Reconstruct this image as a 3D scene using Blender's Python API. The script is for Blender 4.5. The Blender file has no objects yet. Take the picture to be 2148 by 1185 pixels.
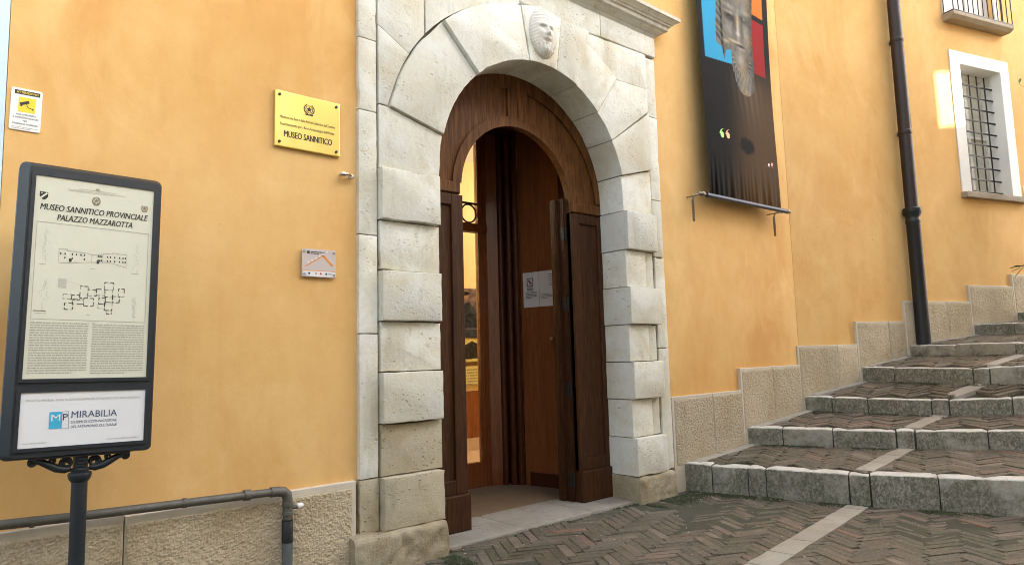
import bpy, bmesh, math, random
from mathutils import Vector, Matrix, noise

random.seed(7)
R = math.radians
SC = bpy.context.scene
COL = SC.collection

# ------------------------------------------------------------------ camera
CAM = Vector((-2.385, -3.473, 0.984))
yaw, pitch, roll = R(40.543), R(6.0226), R(-1.5384)
FOC = 1420.0 / 2148.0
_f = Vector((math.sin(yaw) * math.cos(pitch), math.cos(yaw) * math.cos(pitch), math.sin(pitch)))
_r = Vector((math.cos(yaw), -math.sin(yaw), 0))
_u = _r.cross(_f)
CR = math.cos(roll) * _r + math.sin(roll) * _u
CU = -math.sin(roll) * _r + math.cos(roll) * _u
CF = _f
cd = bpy.data.cameras.new('camera')
cam = bpy.data.objects.new('camera', cd)
COL.objects.link(cam)
m = Matrix((CR, CU, -CF)).transposed().to_4x4()
m.translation = CAM
cam.matrix_world = m
cd.sensor_width = 36.0
cd.lens = FOC * 36.0
cd.clip_start = 0.05
cd.clip_end = 500
SC.camera = cam

# ------------------------------------------------------------------ light
SUN = Vector((0.50, -0.72, 0.44)).normalized()      # towards the sun
w = bpy.data.worlds.new('World')
SC.world = w
w.use_nodes = True
nt = w.node_tree
nt.nodes.clear()
sky = nt.nodes.new('ShaderNodeTexSky')
sky.sky_type = 'NISHITA'
sky.sun_disc = False
sky.sun_elevation = math.asin(SUN.z)
sky.sun_rotation = math.atan2(SUN.x, SUN.y)
sky.air_density = 1.0
sky.dust_density = 3.0
sky.ozone_density = 0.6
hs = nt.nodes.new('ShaderNodeHueSaturation')
hs.inputs['Saturation'].default_value = 0.45
bg = nt.nodes.new('ShaderNodeBackground')
bg.inputs['Strength'].default_value = 0.15
wo = nt.nodes.new('ShaderNodeOutputWorld')
nt.links.new(sky.outputs[0], hs.inputs['Color'])
nt.links.new(hs.outputs[0], bg.inputs['Color'])
nt.links.new(bg.outputs[0], wo.inputs['Surface'])
# where the beam that falls beside the barred window is let through the added house opposite
def back(u, z):
    t = Vector((4.5 + u * math.cos(R(17)), -u * math.sin(R(17)), z)); k = (-7.28 - t.y) / SUN.y
    return t + SUN * k
_a, _b = back(2.55, 3.58), back(3.12, 4.47)
HOLE = (_a.x - 0.02, _b.x + 0.14, _a.z, _b.z)
sl = bpy.data.lights.new('sun', 'SUN')
sl.energy = 5.0
sl.angle = R(0.5)
sl.color = (1.0, 0.93, 0.82)
so = bpy.data.objects.new('sun', sl)
COL.objects.link(so)
so.location = SUN * 30
so.rotation_euler = SUN.to_track_quat('Z', 'Y').to_euler()
VS = SC.view_settings
VS.view_transform = 'Standard'
VS.look = 'None'
VS.exposure = 2.42
VS.gamma = 1.0
LAMP = 11.0                      # watts of the hall lamp
SC.cycles.max_bounces = 8
SC.cycles.diffuse_bounces = 5
SC.cycles.caustics_reflective = False
SC.cycles.caustics_refractive = False
SC.cycles.use_denoising = True
SC.cycles.filter_width = 1.0

# ------------------------------------------------------------------ helpers
def cam_px(p):
    d = Vector(p) - CAM
    z = d.dot(CF)
    if z < 0.05:
        return None
    return (0.5 + FOC * d.dot(CR) / z, 0.5 * 1185 / 2148 - FOC * d.dot(CU) / z, z)

BEND = R(17)
P0 = Vector((4.5, 0, 0))
T2 = Vector((math.cos(BEND), -math.sin(BEND), 0))
N2 = Vector((-math.sin(BEND), -math.cos(BEND), 0))     # out of the second wall, to the street
def w2(u, z, off=0.0):
    p = P0 + T2 * u + N2 * off
    return Vector((p.x, p.y, z))
def w1(x, z, off=0.0):
    return Vector((x, -off, z))

def wm(o):
    mb = Matrix.LocRotScale(o.location, o.rotation_euler, o.scale)
    if o.parent:
        return wm(o.parent) @ o.matrix_parent_inverse @ mb
    return mb

def attach(o, parent):
    if parent is not None:
        o.parent = parent
        o.matrix_parent_inverse = wm(parent).inverted()

def tag(o, label=None, cat=None, group=None, kind=None):
    if label: o['label'] = label
    if cat: o['category'] = cat
    if group: o['group'] = group
    if kind: o['kind'] = kind
    return o

def thing(name, loc, label=None, cat=None, group=None, kind=None):
    o = bpy.data.objects.new(name, None)
    o.empty_display_size = 0.1
    COL.objects.link(o)
    o.location = loc
    return tag(o, label, cat, group, kind)

class MB:
    def __init__(s):
        s.v = []; s.f = []; s.mi = []
    def add(s, vs, fs, mi=0):
        b = len(s.v)
        s.v += [tuple(v) for v in vs]
        s.f += [tuple(i + b for i in f) for f in fs]
        s.mi += [mi] * len(fs)
        return s
    def quad(s, a, b, c, d, mi=0):
        return s.add([a, b, c, d], [(0, 1, 2, 3)], mi)
    def box(s, lo, hi, fr=None, mi=0):
        x0, y0, z0 = lo; x1, y1, z1 = hi
        vs = [(x0,y0,z0),(x1,y0,z0),(x1,y1,z0),(x0,y1,z0),(x0,y0,z1),(x1,y0,z1),(x1,y1,z1),(x0,y1,z1)]
        if fr: vs = [fr(Vector(v)) for v in vs]
        return s.add(vs, [(0,3,2,1),(4,5,6,7),(0,1,5,4),(1,2,6,5),(2,3,7,6),(3,0,4,7)], mi)
    def rings(s, rings, closed=True, cap0=True, cap1=True, mi=0):
        n = len(rings[0]); vs = []
        for r in rings: vs += list(r)
        fs = []
        for k in range(len(rings) - 1):
            for i in range(n if closed else n - 1):
                j = (i + 1) % n
                fs.append((k*n+i, k*n+j, (k+1)*n+j, (k+1)*n+i))
        if cap0: fs.append(tuple(range(n - 1, -1, -1)))
        if cap1: fs.append(tuple(range((len(rings)-1)*n, len(rings)*n)))
        return s.add(vs, fs, mi)
    def tube(s, pts, r, n=10, mi=0, caps=True):
        pts = [Vector(p) for p in pts]; rs = []
        rr = r if isinstance(r, (list, tuple)) else [r] * len(pts)
        up = None
        for i, p in enumerate(pts):
            a = pts[max(i-1, 0)]; b = pts[min(i+1, len(pts)-1)]
            d = (b - a).normalized()
            if up is None:
                up = Vector((0,0,1)) if abs(d.z) < 0.9 else Vector((1,0,0))
            x = d.cross(up).normalized(); y = x.cross(d).normalized(); up = y
            rs.append([p + (x*math.cos(2*math.pi*k/n) + y*math.sin(2*math.pi*k/n)) * rr[i] for k in range(n)])
        return s.rings(rs, True, caps, caps, mi)
    def lathe(s, c, prof, n=16, mi=0):
        c = Vector(c)
        rs = [[c + Vector((r*math.cos(2*math.pi*k/n), r*math.sin(2*math.pi*k/n), z)) for k in range(n)] for r, z in prof]
        return s.rings(rs, True, True, True, mi)
    def ball(s, c, r, n=8, mi=0, sq=(1,1,1)):
        rs = []
        for i in range(1, n//2):
            a = math.pi * i / (n//2)
            rs.append([Vector(c) + Vector((math.sin(a)*math.cos(2*math.pi*k/n)*r*sq[0], math.sin(a)*math.sin(2*math.pi*k/n)*r*sq[1], math.cos(a)*r*sq[2])) for k in range(n)])
        return s.rings(rs, True, True, True, mi)
    def prism(s, outline, fr, d0, d1, bev=0.0, bev2=0.0, mi=0):
        # outline: (a, b) points counter-clockwise; fr(a, b, d) -> world; d1 is the face seen
        def inset(k):
            if k <= 0: return outline
            out = []; n = len(outline)
            for i in range(n):
                p = Vector(outline[i-1]); q = Vector(outline[i]); t = Vector(outline[(i+1) % n])
                e1 = (q-p).normalized(); e2 = (t-q).normalized()
                n1 = Vector((-e1.y, e1.x)); n2 = Vector((-e2.y, e2.x))
                bi = n1 + n2
                if bi.length < 1e-4: bi = n1
                bi = bi.normalized(); c = max(bi.dot(n1), 0.4)
                out.append(tuple(q + bi * (k / c)))
            return out
        rg = [[fr(a, b, d0) for a, b in outline]]
        if bev > 0:
            sg = 1 if d1 > d0 else -1
            rg.append([fr(a, b, d1 - sg * bev) for a, b in outline])
            rg.append([fr(a, b, d1 - sg * bev * 0.28) for a, b in inset(bev * 0.35)])
            rg.append([fr(a, b, d1) for a, b in inset(bev2 or bev)])
        else:
            rg.append([fr(a, b, d1) for a, b in outline])
        return s.rings(rg, True, True, True, mi)
    def build(s, name, mats, parent=None, smooth=False, fix=True, **tags):
        me = bpy.data.meshes.new(name)
        me.from_pydata(s.v, [], s.f)
        if fix:
            bm = bmesh.new(); bm.from_mesh(me)
            bmesh.ops.recalc_face_normals(bm, faces=bm.faces)
            bm.to_mesh(me); bm.free()
        mats = mats if isinstance(mats, (list, tuple)) else [mats]
        for mt in mats: me.materials.append(mt)
        if len(mats) > 1: me.polygons.foreach_set('material_index', s.mi)
        if smooth: me.polygons.foreach_set('use_smooth', [True] * len(me.polygons))
        o = bpy.data.objects.new(name, me)
        COL.objects.link(o)
        attach(o, parent)
        if tags: tag(o, **tags)
        return o

def autosmooth(o, ang=40):
    me = o.data
    me.polygons.foreach_set('use_smooth', [True] * len(me.polygons))
    bm = bmesh.new(); bm.from_mesh(me)
    for e in bm.edges:
        if len(e.link_faces) == 2 and e.calc_face_angle(0) > R(ang): e.smooth = False
    bm.to_mesh(me); bm.free()
    return o

def copy_to(o, parent, loc=None, rot=None):
    c = o.copy(); COL.objects.link(c)
    c.parent = None
    if loc is not None: c.location = loc
    if rot is not None: c.rotation_euler = rot
    attach(c, parent)
    return c

# ------------------------------------------------------------------ materials
class NB:
    def __init__(s, name):
        s.m = bpy.data.materials.new(name); s.m.use_nodes = True
        s.t = s.m.node_tree; s.t.nodes.clear()
        s.o = s.t.nodes.new('ShaderNodeOutputMaterial')
        s.b = s.t.nodes.new('ShaderNodeBsdfPrincipled')
        s.t.links.new(s.b.outputs[0], s.o.inputs['Surface'])
        s.co = s.t.nodes.new('ShaderNodeTexCoord').outputs['Object']
    def set(s, **k):
        for n, v in k.items():
            i = s.b.inputs[n.replace('_', ' ')]
            if hasattr(v, 'links') or hasattr(v, 'is_linked'): s.t.links.new(v, i)
            else: i.default_value = v
        return s
    def n(s, typ): return s.t.nodes.new(typ)
    def link(s, a, b): s.t.links.new(a, b)
    def scale(s, v, co=None):
        mp = s.n('ShaderNodeMapping'); mp.inputs['Scale'].default_value = v
        s.link(co or s.co, mp.inputs[0]); return mp.outputs[0]
    def noise(s, sc, det=4, rough=0.55, co=None, dist=0.0):
        t = s.n('ShaderNodeTexNoise'); t.inputs['Scale'].default_value = sc
        t.inputs['Detail'].default_value = det; t.inputs['Roughness'].default_value = rough
        t.inputs['Distortion'].default_value = dist
        s.link(co or s.co, t.inputs['Vector']); return t.outputs['Fac']
    def vor(s, sc, co=None, feat='F1', rand=1.0):
        t = s.n('ShaderNodeTexVoronoi'); t.feature = feat; t.inputs['Scale'].default_value = sc
        t.inputs['Randomness'].default_value = rand
        s.link(co or s.co, t.inputs['Vector']); return t.outputs['Distance']
    def ramp(s, v, stops):
        r = s.n('ShaderNodeValToRGB'); e = r.color_ramp.elements
        while len(e) < len(stops): e.new(0.5)
        for i, (p, c) in enumerate(stops):
            e[i].position = p
            e[i].color = (c, c, c, 1) if isinstance(c, (int, float)) else (*c, 1)
        s.link(v, r.inputs[0]); return r.outputs[0]
    def mix(s, f, a, b, mode='MIX'):
        x = s.n('ShaderNodeMix'); x.data_type = 'RGBA'; x.blend_type = mode
        for i, v in ((0, f), (6, a), (7, b)):
            if hasattr(v, 'is_linked'): s.link(v, x.inputs[i])
            elif isinstance(v, (int, float)): x.inputs[i].default_value = v
            else: x.inputs[i].default_value = (*v, 1)
        return x.outputs[2]
    def math(s, op, a, b=0.0, clamp=False):
        x = s.n('ShaderNodeMath'); x.operation = op; x.use_clamp = clamp
        for i, v in ((0, a), (1, b)):
            if hasattr(v, 'is_linked'): s.link(v, x.inputs[i])
            else: x.inputs[i].default_value = v
        return x.outputs[0]
    def bump(s, h, strength=0.5, dist=0.01):
        b = s.n('ShaderNodeBump'); b.inputs['Strength'].default_value = strength
        b.inputs['Distance'].default_value = dist
        s.link(h, b.inputs['Height'])
        cur = s.b.inputs['Normal']
        if cur.is_linked: s.link(cur.links[0].from_socket, b.inputs['Normal'])
        s.link(b.outputs[0], cur); return s
    def rnd(s): return s.n('ShaderNodeObjectInfo').outputs['Random']
    def isl(s): return s.n('ShaderNodeNewGeometry').outputs['Random Per Island']
    def nz(s):
        g = s.n('ShaderNodeNewGeometry'); x = s.n('ShaderNodeSeparateXYZ')
        s.link(g.outputs['True Normal'], x.inputs[0]); return x.outputs['Z']

def stucco(name, c0, c1, c2):
    k = NB(name)
    big = k.ramp(k.noise(0.55, 5, 0.62, dist=0.4), [(0.33, 0.0), (0.68, 1.0)])
    mid = k.ramp(k.noise(2.6, 6, 0.7), [(0.38, 0.0), (0.72, 1.0)])
    col = k.mix(big, c0, c1)
    col = k.mix(k.math('MULTIPLY', mid, 0.5), col, c2)
    brush = k.noise(9, 4, 0.6, k.scale((1.0, 1.0, 0.35)))
    col = k.mix(k.ramp(brush, [(0.35, 0.0), (0.75, 0.22)]), col, tuple(min(1, x * 1.12) for x in c0))
    # old damp patches and scuffs, each with an outline of its own
    pat = k.ramp(k.noise(0.85, 6, 0.6, k.scale((1, 1, 0.6)), 0.5), [(0.50, 0.0), (0.66, 0.5), (0.8, 0.7)])
    col = k.mix(pat, col, (c2[0] * 0.90, c2[1] * 0.80, c2[2] * 0.66))
    fade = k.ramp(k.noise(1.5, 5, 0.6, k.scale((1.3, 1, 0.8)), 0.8), [(0.56, 0.0), (0.70, 0.4)])
    col = k.mix(fade, col, tuple(min(1, x * 1.07 + 0.03) for x in c0))
    run = k.ramp(k.noise(7.0, 4, 0.65, k.scale((1.0, 1.0, 0.07))), [(0.60, 0.0), (0.78, 0.16)])
    col = k.mix(run, col, (c2[0] * 0.9, c2[1] * 0.82, c2[2] * 0.75))
    spk = k.math('MULTIPLY', k.ramp(k.vor(3.1), [(0.015, 1.0), (0.03, 0.0)]), 0.5)
    col = k.mix(spk, col, (0.30, 0.16, 0.06))
    k.set(Base_Color=col, Roughness=0.92)
    k.b.inputs['Specular IOR Level'].default_value = 0.2
    k.bump(k.noise(240, 3, 0.6), 0.35, 0.002)
    k.bump(k.noise(14, 5, 0.6), 0.25, 0.006)
    return k.m

def limestone(name, c, stain, pit=0.5, stain_amt=0.6, rough_bump=0.5, vary=0.12):
    k = NB(name)
    big = k.ramp(k.noise(2.2, 6, 0.65, dist=0.6), [(0.42, 0.0), (0.72, stain_amt)])
    rv = k.rnd()
    col = k.mix(rv, tuple(x * (1 - vary) for x in c), tuple(min(1, x * (1 + vary * 0.5)) for x in c))
    col = k.mix(big, col, stain)
    gr = k.noise(28, 6, 0.7)
    col = k.mix(k.ramp(gr, [(0.42, 0.0), (0.72, 0.35)]), col, tuple(x * 0.72 for x in c))
    # drips of old dirt
    drip = k.noise(5.5, 5, 0.7, k.scale((1.0, 1.0, 0.16)))
    col = k.mix(k.ramp(drip, [(0.56, 0.0), (0.74, 0.42 * stain_amt)]), col, tuple(x * 0.55 for x in stain))
    v = k.vor(30, k.scale((1, 1, 1.8)))
    msk = k.ramp(k.noise(4.5, 5, 0.7), [(0.50, 0.0), (0.64, 1.0)])
    pits = k.math('MULTIPLY', k.ramp(v, [(0.16, 1.0), (0.30, 0.0)]), msk)
    pits = k.math('MULTIPLY', pits, pit)
    big_p = k.math('MULTIPLY', k.math('MULTIPLY', k.ramp(k.vor(8.5, k.scale((1, 1, 1.6))), [(0.07, 1.0), (0.13, 0.0)]), k.ramp(k.noise(2.1, 3), [(0.5, 0.0), (0.6, 1.0)])), pit)
    allp = k.math('MAXIMUM', pits, big_p)
    blot = k.ramp(k.noise(11, 6, 0.75, dist=0.8), [(0.58, 0.0), (0.70, 0.5 * stain_amt)])
    col = k.mix(blot, col, tuple(x * 0.62 for x in stain))
    col = k.mix(k.math('MULTIPLY', allp, 0.85), col, (0.15, 0.12, 0.075))
    k.set(Base_Color=col, Roughness=0.8)
    k.b.inputs['Specular IOR Level'].default_value = 0.3
    k.bump(k.math('SUBTRACT', 1.0, allp), 0.7, 0.006)
    k.bump(k.noise(45, 6, 0.7), rough_bump, 0.006)
    return k.m

def kerbstone(name):
    k = NB(name)
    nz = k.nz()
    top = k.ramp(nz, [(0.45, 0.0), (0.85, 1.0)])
    rv = k.rnd()
    base = k.mix(rv, (0.36, 0.335, 0.265), (0.50, 0.47, 0.385))
    gr = k.noise(30, 6, 0.75)
    base = k.mix(k.ramp(gr, [(0.38, 0.0), (0.7, 0.6)]), base, (0.22, 0.21, 0.18))
    # lichen and soot that grow on the upright faces, flaking off in pale specks
    lich = k.math('ADD', k.noise(4.5, 5, 0.65, dist=0.4), k.math('MULTIPLY', k.math('SUBTRACT', rv, 0.5), 0.24))
    lich = k.ramp(lich, [(0.34, 0.15), (0.50, 1.0)])
    fleck = k.ramp(k.noise(46, 6, 0.8, k.scale((1.0, 1.0, 0.7)), 0.9), [(0.44, 1.0), (0.64, 0.18)])
    lm = k.math('MULTIPLY', k.math('MULTIPLY', lich, fleck), k.math('SUBTRACT', 1.0, top), True)
    hue = k.mix(k.ramp(k.noise(2.7, 3, 0.6), [(0.4, 0.0), (0.62, 1.0)]), (0.105, 0.094, 0.064), (0.075, 0.082, 0.042))
    col = k.mix(k.math('MULTIPLY', lm, 0.92), base, hue)
    worn_skylit = k.mix(k.ramp(k.noise(9, 5, 0.7), [(0.4, 0.0), (0.7, 1.0)]), (0.72, 0.70, 0.63), (0.52, 0.49, 0.42))  # upward faces: worn stone, with skylight on the tops put into the colour
    col = k.mix(k.math('MULTIPLY', top, 0.9), col, worn_skylit)
    v = k.math('MULTIPLY', k.ramp(k.vor(48), [(0.12, 1.0), (0.3, 0.0)]), k.ramp(k.noise(8, 4), [(0.45, 0.0), (0.6, 1.0)]))
    col = k.mix(k.math('MULTIPLY', v, 0.6), col, (0.07, 0.065, 0.05))
    k.set(Base_Color=col, Roughness=0.82)
    k.bump(k.noise(38, 6, 0.75), 0.8, 0.012)
    return k.m

def brickmat(name, island=False):
    k = NB(name)
    rv = k.isl() if island else k.rnd()
    col = k.ramp(rv, [(0.0, (0.075, 0.060, 0.039)), (0.22, (0.115, 0.088, 0.060)), (0.42, (0.092, 0.082, 0.056)), (0.6, (0.155, 0.112, 0.080)), (0.76, (0.110, 0.096, 0.067)), (0.86, (0.25, 0.195, 0.15)), (0.96, (0.20, 0.138, 0.104)), (1.0, (0.30, 0.14, 0.092))])
    g = k.n('ShaderNodeNewGeometry').outputs['Position']
    dirt = k.ramp(k.noise(3.2, 6, 0.72, g), [(0.34, 0.1), (0.64, 0.88)])
    col = k.mix(k.math('MULTIPLY', dirt, 0.8), col, (0.080, 0.071, 0.048))
    moss = k.ramp(k.noise(1.1, 6, 0.7, g, 0.4), [(0.50, 0.0), (0.66, 0.7)])
    col = k.mix(moss, col, (0.048, 0.056, 0.026))
    col = k.mix(k.ramp(k.noise(55, 5, 0.7, g), [(0.45, 0.0), (0.72, 0.6)]), col, (0.26, 0.225, 0.18))
    rg = k.ramp(k.noise(2.3, 4, 0.6, g), [(0.35, 0.42), (0.65, 0.8)])
    k.set(Base_Color=col, Roughness=rg)
    k.bump(k.noise(60, 6, 0.75, g), 0.8, 0.006)
    return k.m

def wood(name, c0, c1, rough=0.38, sc=1.0, axis='z', coat=0.0):
    k = NB(name)
    s = {'z': (14, 14, 0.9), 'x': (0.9, 14, 14)}[axis]
    s = tuple(x * sc for x in s)
    g = k.noise(1.6, 6, 0.65, k.scale(s), 1.2)
    f = k.noise(9, 4, 0.7, k.scale(s))
    col = k.mix(k.ramp(g, [(0.36, 0.0), (0.66, 1.0)]), c0, c1)
    col = k.mix(k.ramp(f, [(0.4, 0.0), (0.72, 0.75)]), col, tuple(x * 0.35 for x in c0))
    wear = k.math('MULTIPLY', k.ramp(k.noise(26, 5, 0.75, k.scale((1.0, 1.0, 0.22))), [(0.66, 0.0), (0.74, 0.4)]), k.ramp(k.noise(2.2, 3), [(0.5, 0.0), (0.64, 1.0)]))
    col = k.mix(wear, col, (0.20, 0.15, 0.11))
    k.set(Base_Color=col, Roughness=k.ramp(f, [(0.3, rough * 0.85), (0.7, min(1, rough * 1.35))]))
    k.bump(f, 0.25, 0.0025)
    k.b.inputs['Specular IOR Level'].default_value = 0.18
    k.b.inputs['Coat Weight'].default_value = coat
    k.b.inputs['Coat Roughness'].default_value = 0.14
    return k.m

def plain(name, c, rough=0.5, metal=0.0, bump=0.0, bs=80, var=0.0, spec=0.5):
    k = NB(name)
    col = c
    if var:
        col = k.mix(k.ramp(k.noise(7, 5, 0.7), [(0.35, 0.0), (0.7, var)]), c, tuple(x * 0.45 for x in c))
        col = k.mix(k.ramp(k.noise(60, 4, 0.7), [(0.5, 0.0), (0.8, var)]), col, tuple(min(1, x * 1.5 + 0.02) for x in c))
        k.set(Base_Color=col)
    else:
        k.b.inputs['Base Color'].default_value = (*c, 1)
    k.set(Roughness=rough, Metallic=metal)
    k.b.inputs['Specular IOR Level'].default_value = spec
    if bump: k.bump(k.noise(bs, 4, 0.6), bump, 0.004)
    return k.m

M = {}
M['stucco'] = stucco('ochre_stucco', (0.76, 0.505, 0.215), (0.69, 0.415, 0.148), (0.62, 0.320, 0.092))
M['hall'] = stucco('pale_hall_plaster', (0.80, 0.66, 0.38), (0.77, 0.62, 0.34), (0.72, 0.56, 0.28))
M['blue'] = stucco('pale_blue_render', (0.60, 0.75, 0.84), (0.56, 0.72, 0.82), (0.53, 0.69, 0.79))
M['stone'] = limestone('portal_limestone', (0.77, 0.765, 0.685), (0.57, 0.50, 0.34), 0.5, 1.0, 0.7, 0.18)
M['stone_low'] = limestone('portal_dirt_bounce_stone', (0.52, 0.465, 0.335), (0.38, 0.30, 0.17), 0.95, 0.95, 0.9)  # lower blocks: tan of dirt, with warm bounced light mixed into the colour
M['stone_base'] = limestone('base_travertine', (0.40, 0.345, 0.235), (0.25, 0.19, 0.10), 1.0, 1.0, 1.2)
M['mask'] = limestone('mask_marble', (0.74, 0.72, 0.65), (0.60, 0.52, 0.36), 0.0, 0.35, 0.2)
M['mortar'] = plain('lime_mortar', (0.13, 0.105, 0.07), 0.95, bump=0.6, bs=60, var=0.4)
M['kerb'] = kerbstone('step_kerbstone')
M['strip'] = limestone('paving_strip_stone', (0.40, 0.37, 0.31), (0.27, 0.23, 0.17), 0.3, 0.7, 0.6)
M['sill'] = limestone('sill_stone', (0.42, 0.36, 0.27), (0.28, 0.21, 0.14), 0.5, 0.7, 0.6)
M['thresh'] = limestone('threshold_stone', (0.37, 0.34, 0.29), (0.22, 0.185, 0.135), 0.6, 1.0, 0.6)
M['plinth'] = limestone('bush_hammered_stone', (0.53, 0.45, 0.315), (0.38, 0.30, 0.18), 0.25, 0.9, 1.0, 0.2)
M['plinth_rim'] = limestone('plinth_margin_stone', (0.62, 0.56, 0.45), (0.5, 0.42, 0.3), 0.1, 0.4, 0.2)
M['brick'] = brickmat('paving_brick')
M['brick_i'] = brickmat('paving_brick_far', True)
M['bed'] = plain('earthy_joint_sand', (0.066, 0.064, 0.040), 0.95, bump=0.8, bs=90, var=0.5)
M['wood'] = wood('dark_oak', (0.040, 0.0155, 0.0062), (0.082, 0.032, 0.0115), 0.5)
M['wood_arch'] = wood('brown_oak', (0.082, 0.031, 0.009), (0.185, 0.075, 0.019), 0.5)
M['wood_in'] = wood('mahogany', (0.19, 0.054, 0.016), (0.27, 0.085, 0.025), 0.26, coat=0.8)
M['wood_door'] = wood('mahogany_sheen_lift', (0.27, 0.088, 0.027), (0.36, 0.13, 0.042), 0.26, coat=0.8)  # lobby door copy of the mahogany, lighter: missing sheen put into its colour
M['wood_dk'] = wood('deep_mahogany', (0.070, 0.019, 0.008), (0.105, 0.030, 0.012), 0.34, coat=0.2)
M['iron'] = plain('wrought_iron', (0.018, 0.016, 0.015), 0.55, 0.3, 0.2, 120)
M['sign_paint'] = plain('blue_grey_enamel', (0.010, 0.015, 0.021), 0.45, 0.0, 0.12, 160, 0.25)
M['galv'] = plain('weathered_pipe', (0.13, 0.125, 0.105), 0.55, 0.35, 0.3, 70, 0.5)
M['blackpipe'] = plain('black_sleeve', (0.008, 0.010, 0.012), 0.45, 0.0, 0.1, 80, 0.2)
M['greypipe'] = plain('grey_pipe', (0.12, 0.135, 0.14), 0.5, 0.0, 0.1, 80, 0.4)
M['brownpipe'] = plain('brown_painted_pipe', (0.024, 0.013, 0.011), 0.5, 0.1, 0.15, 60, 0.35)
M['white'] = plain('white_plastic', (0.78, 0.78, 0.76), 0.45)
M['paper'] = plain('white_paper', (0.70, 0.69, 0.66), 0.55, var=0.05)
M['panel'] = plain('cream_printed_panel', (0.66, 0.66, 0.53), 0.22, var=0.06)
M['panel2'] = plain('white_printed_panel', (0.72, 0.73, 0.74), 0.25, var=0.04)
M['ink'] = plain('black_ink', (0.02, 0.02, 0.018), 0.6)
M['ink_g'] = plain('grey_ink', (0.33, 0.33, 0.27), 0.6)
M['ink_l'] = plain('pale_grey_ink', (0.47, 0.46, 0.38), 0.6)
M['navy'] = plain('navy_ink', (0.03, 0.05, 0.12), 0.6)
M['cyan'] = plain('cyan_ink', (0.05, 0.40, 0.62), 0.4)
M['yellow'] = plain('yellow_ink', (0.80, 0.62, 0.02), 0.4)
M['orange'] = plain('orange_ink', (0.75, 0.28, 0.04), 0.4)
M['green'] = plain('green_ink', (0.25, 0.55, 0.03), 0.4)
M['red'] = plain('red_ink', (0.45, 0.03, 0.03), 0.4)
M['cream'] = plain('cream_paper', (0.62, 0.55, 0.26), 0.6)
M['white_paint'] = plain('white_paint', (0.74, 0.73, 0.69), 0.6, bump=0.1, bs=30, var=0.05)
M['floor_in'] = plain('pale_floor_tile', (0.55, 0.42, 0.33), 0.3, var=0.1)
M['mat'] = plain('tan_doormat', (0.20, 0.135, 0.075), 0.95, bump=0.7, bs=300, var=0.3)
M['soil'] = plain('dark_soil', (0.05, 0.04, 0.03), 0.95, bump=0.5)
M['terracotta'] = plain('terracotta', (0.42, 0.17, 0.09), 0.85, bump=0.3, var=0.3)
M['bark'] = plain('bark', (0.10, 0.075, 0.05), 0.9, bump=0.6)
M['chrome'] = plain('steel_screw', (0.45, 0.45, 0.44), 0.3, 1.0)
M['brass_knob'] = plain('brass_knob', (0.62, 0.42, 0.14), 0.28, 1.0)
M['plaster_op'] = plain('grey_render', (0.50, 0.45, 0.36), 0.9, var=0.15)
def _brass():
    k = NB('polished_brass')
    f = k.noise(3, 3, 0.5)
    col = k.mix(k.ramp(f, [(0.35, 0.0), (0.7, 0.7)]), (0.86, 0.70, 0.22), (0.72, 0.54, 0.13))
    k.set(Base_Color=col, Metallic=0.75, Roughness=0.34)
    k.bump(k.noise(260, 2, 0.5, k.scale((0.05, 1, 1))), 0.06, 0.001)
    return k.m
M['brass'] = _brass()
def _leaf():
    k = NB('green_leaf')
    col = k.ramp(k.isl(), [(0.0, (0.035, 0.085, 0.012)), (0.6, (0.075, 0.15, 0.02)), (1.0, (0.13, 0.20, 0.03))])
    k.set(Base_Color=col, Roughness=0.45)
    k.b.inputs['Subsurface Weight'].default_value = 0.0
    return k.m
M['leaf'] = _leaf()
def _moss():
    k = NB('moss')
    col = k.ramp(k.isl(), [(0.0, (0.022, 0.028, 0.011)), (0.6, (0.042, 0.052, 0.020)), (1.0, (0.068, 0.078, 0.034))])
    k.set(Base_Color=col, Roughness=0.95)
    return k.m
M['moss'] = _moss()
def _glass(name, tint=(1, 1, 1), refl=0.12):
    k = NB(name)
    tr = k.n('ShaderNodeBsdfTransparent'); tr.inputs[0].default_value = (*tint, 1)
    gl = k.n('ShaderNodeBsdfGlossy'); gl.inputs['Roughness'].default_value = 0.02
    fr = k.n('ShaderNodeFresnel'); fr.inputs[0].default_value = 1.45
    mx = k.n('ShaderNodeMixShader')
    k.link(fr.outputs[0], mx.inputs[0]); k.link(tr.outputs[0], mx.inputs[1]); k.link(gl.outputs[0], mx.inputs[2])
    k.link(mx.outputs[0], k.o.inputs['Surface'])
    return k.m
M['glass'] = _glass('clear_glass')
def _colattr(name, rough):
    k = NB(name)
    a = k.n('ShaderNodeVertexColor'); a.layer_name = 'Col'
    k.set(Base_Color=a.outputs[0], Roughness=rough)
    k.b.inputs['Specular IOR Level'].default_value = 0.015
    return k.m
M['banner_print'] = _colattr('banner_vinyl', 0.42)
M['poster_print'] = _colattr('poster_print', 0.4)

# ------------------------------------------------------------------ flat lettering
class Plane:
    """a flat board: origin, x direction, up direction, out direction"""
    def __init__(s, o, x, up):
        s.o = Vector(o); s.x = Vector(x).normalized(); s.u = Vector(up).normalized(); s.n = s.x.cross(s.u).normalized()
    def __call__(s, a, b, d=0.0):
        return s.o + s.x * a + s.u * b + s.n * d

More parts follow.
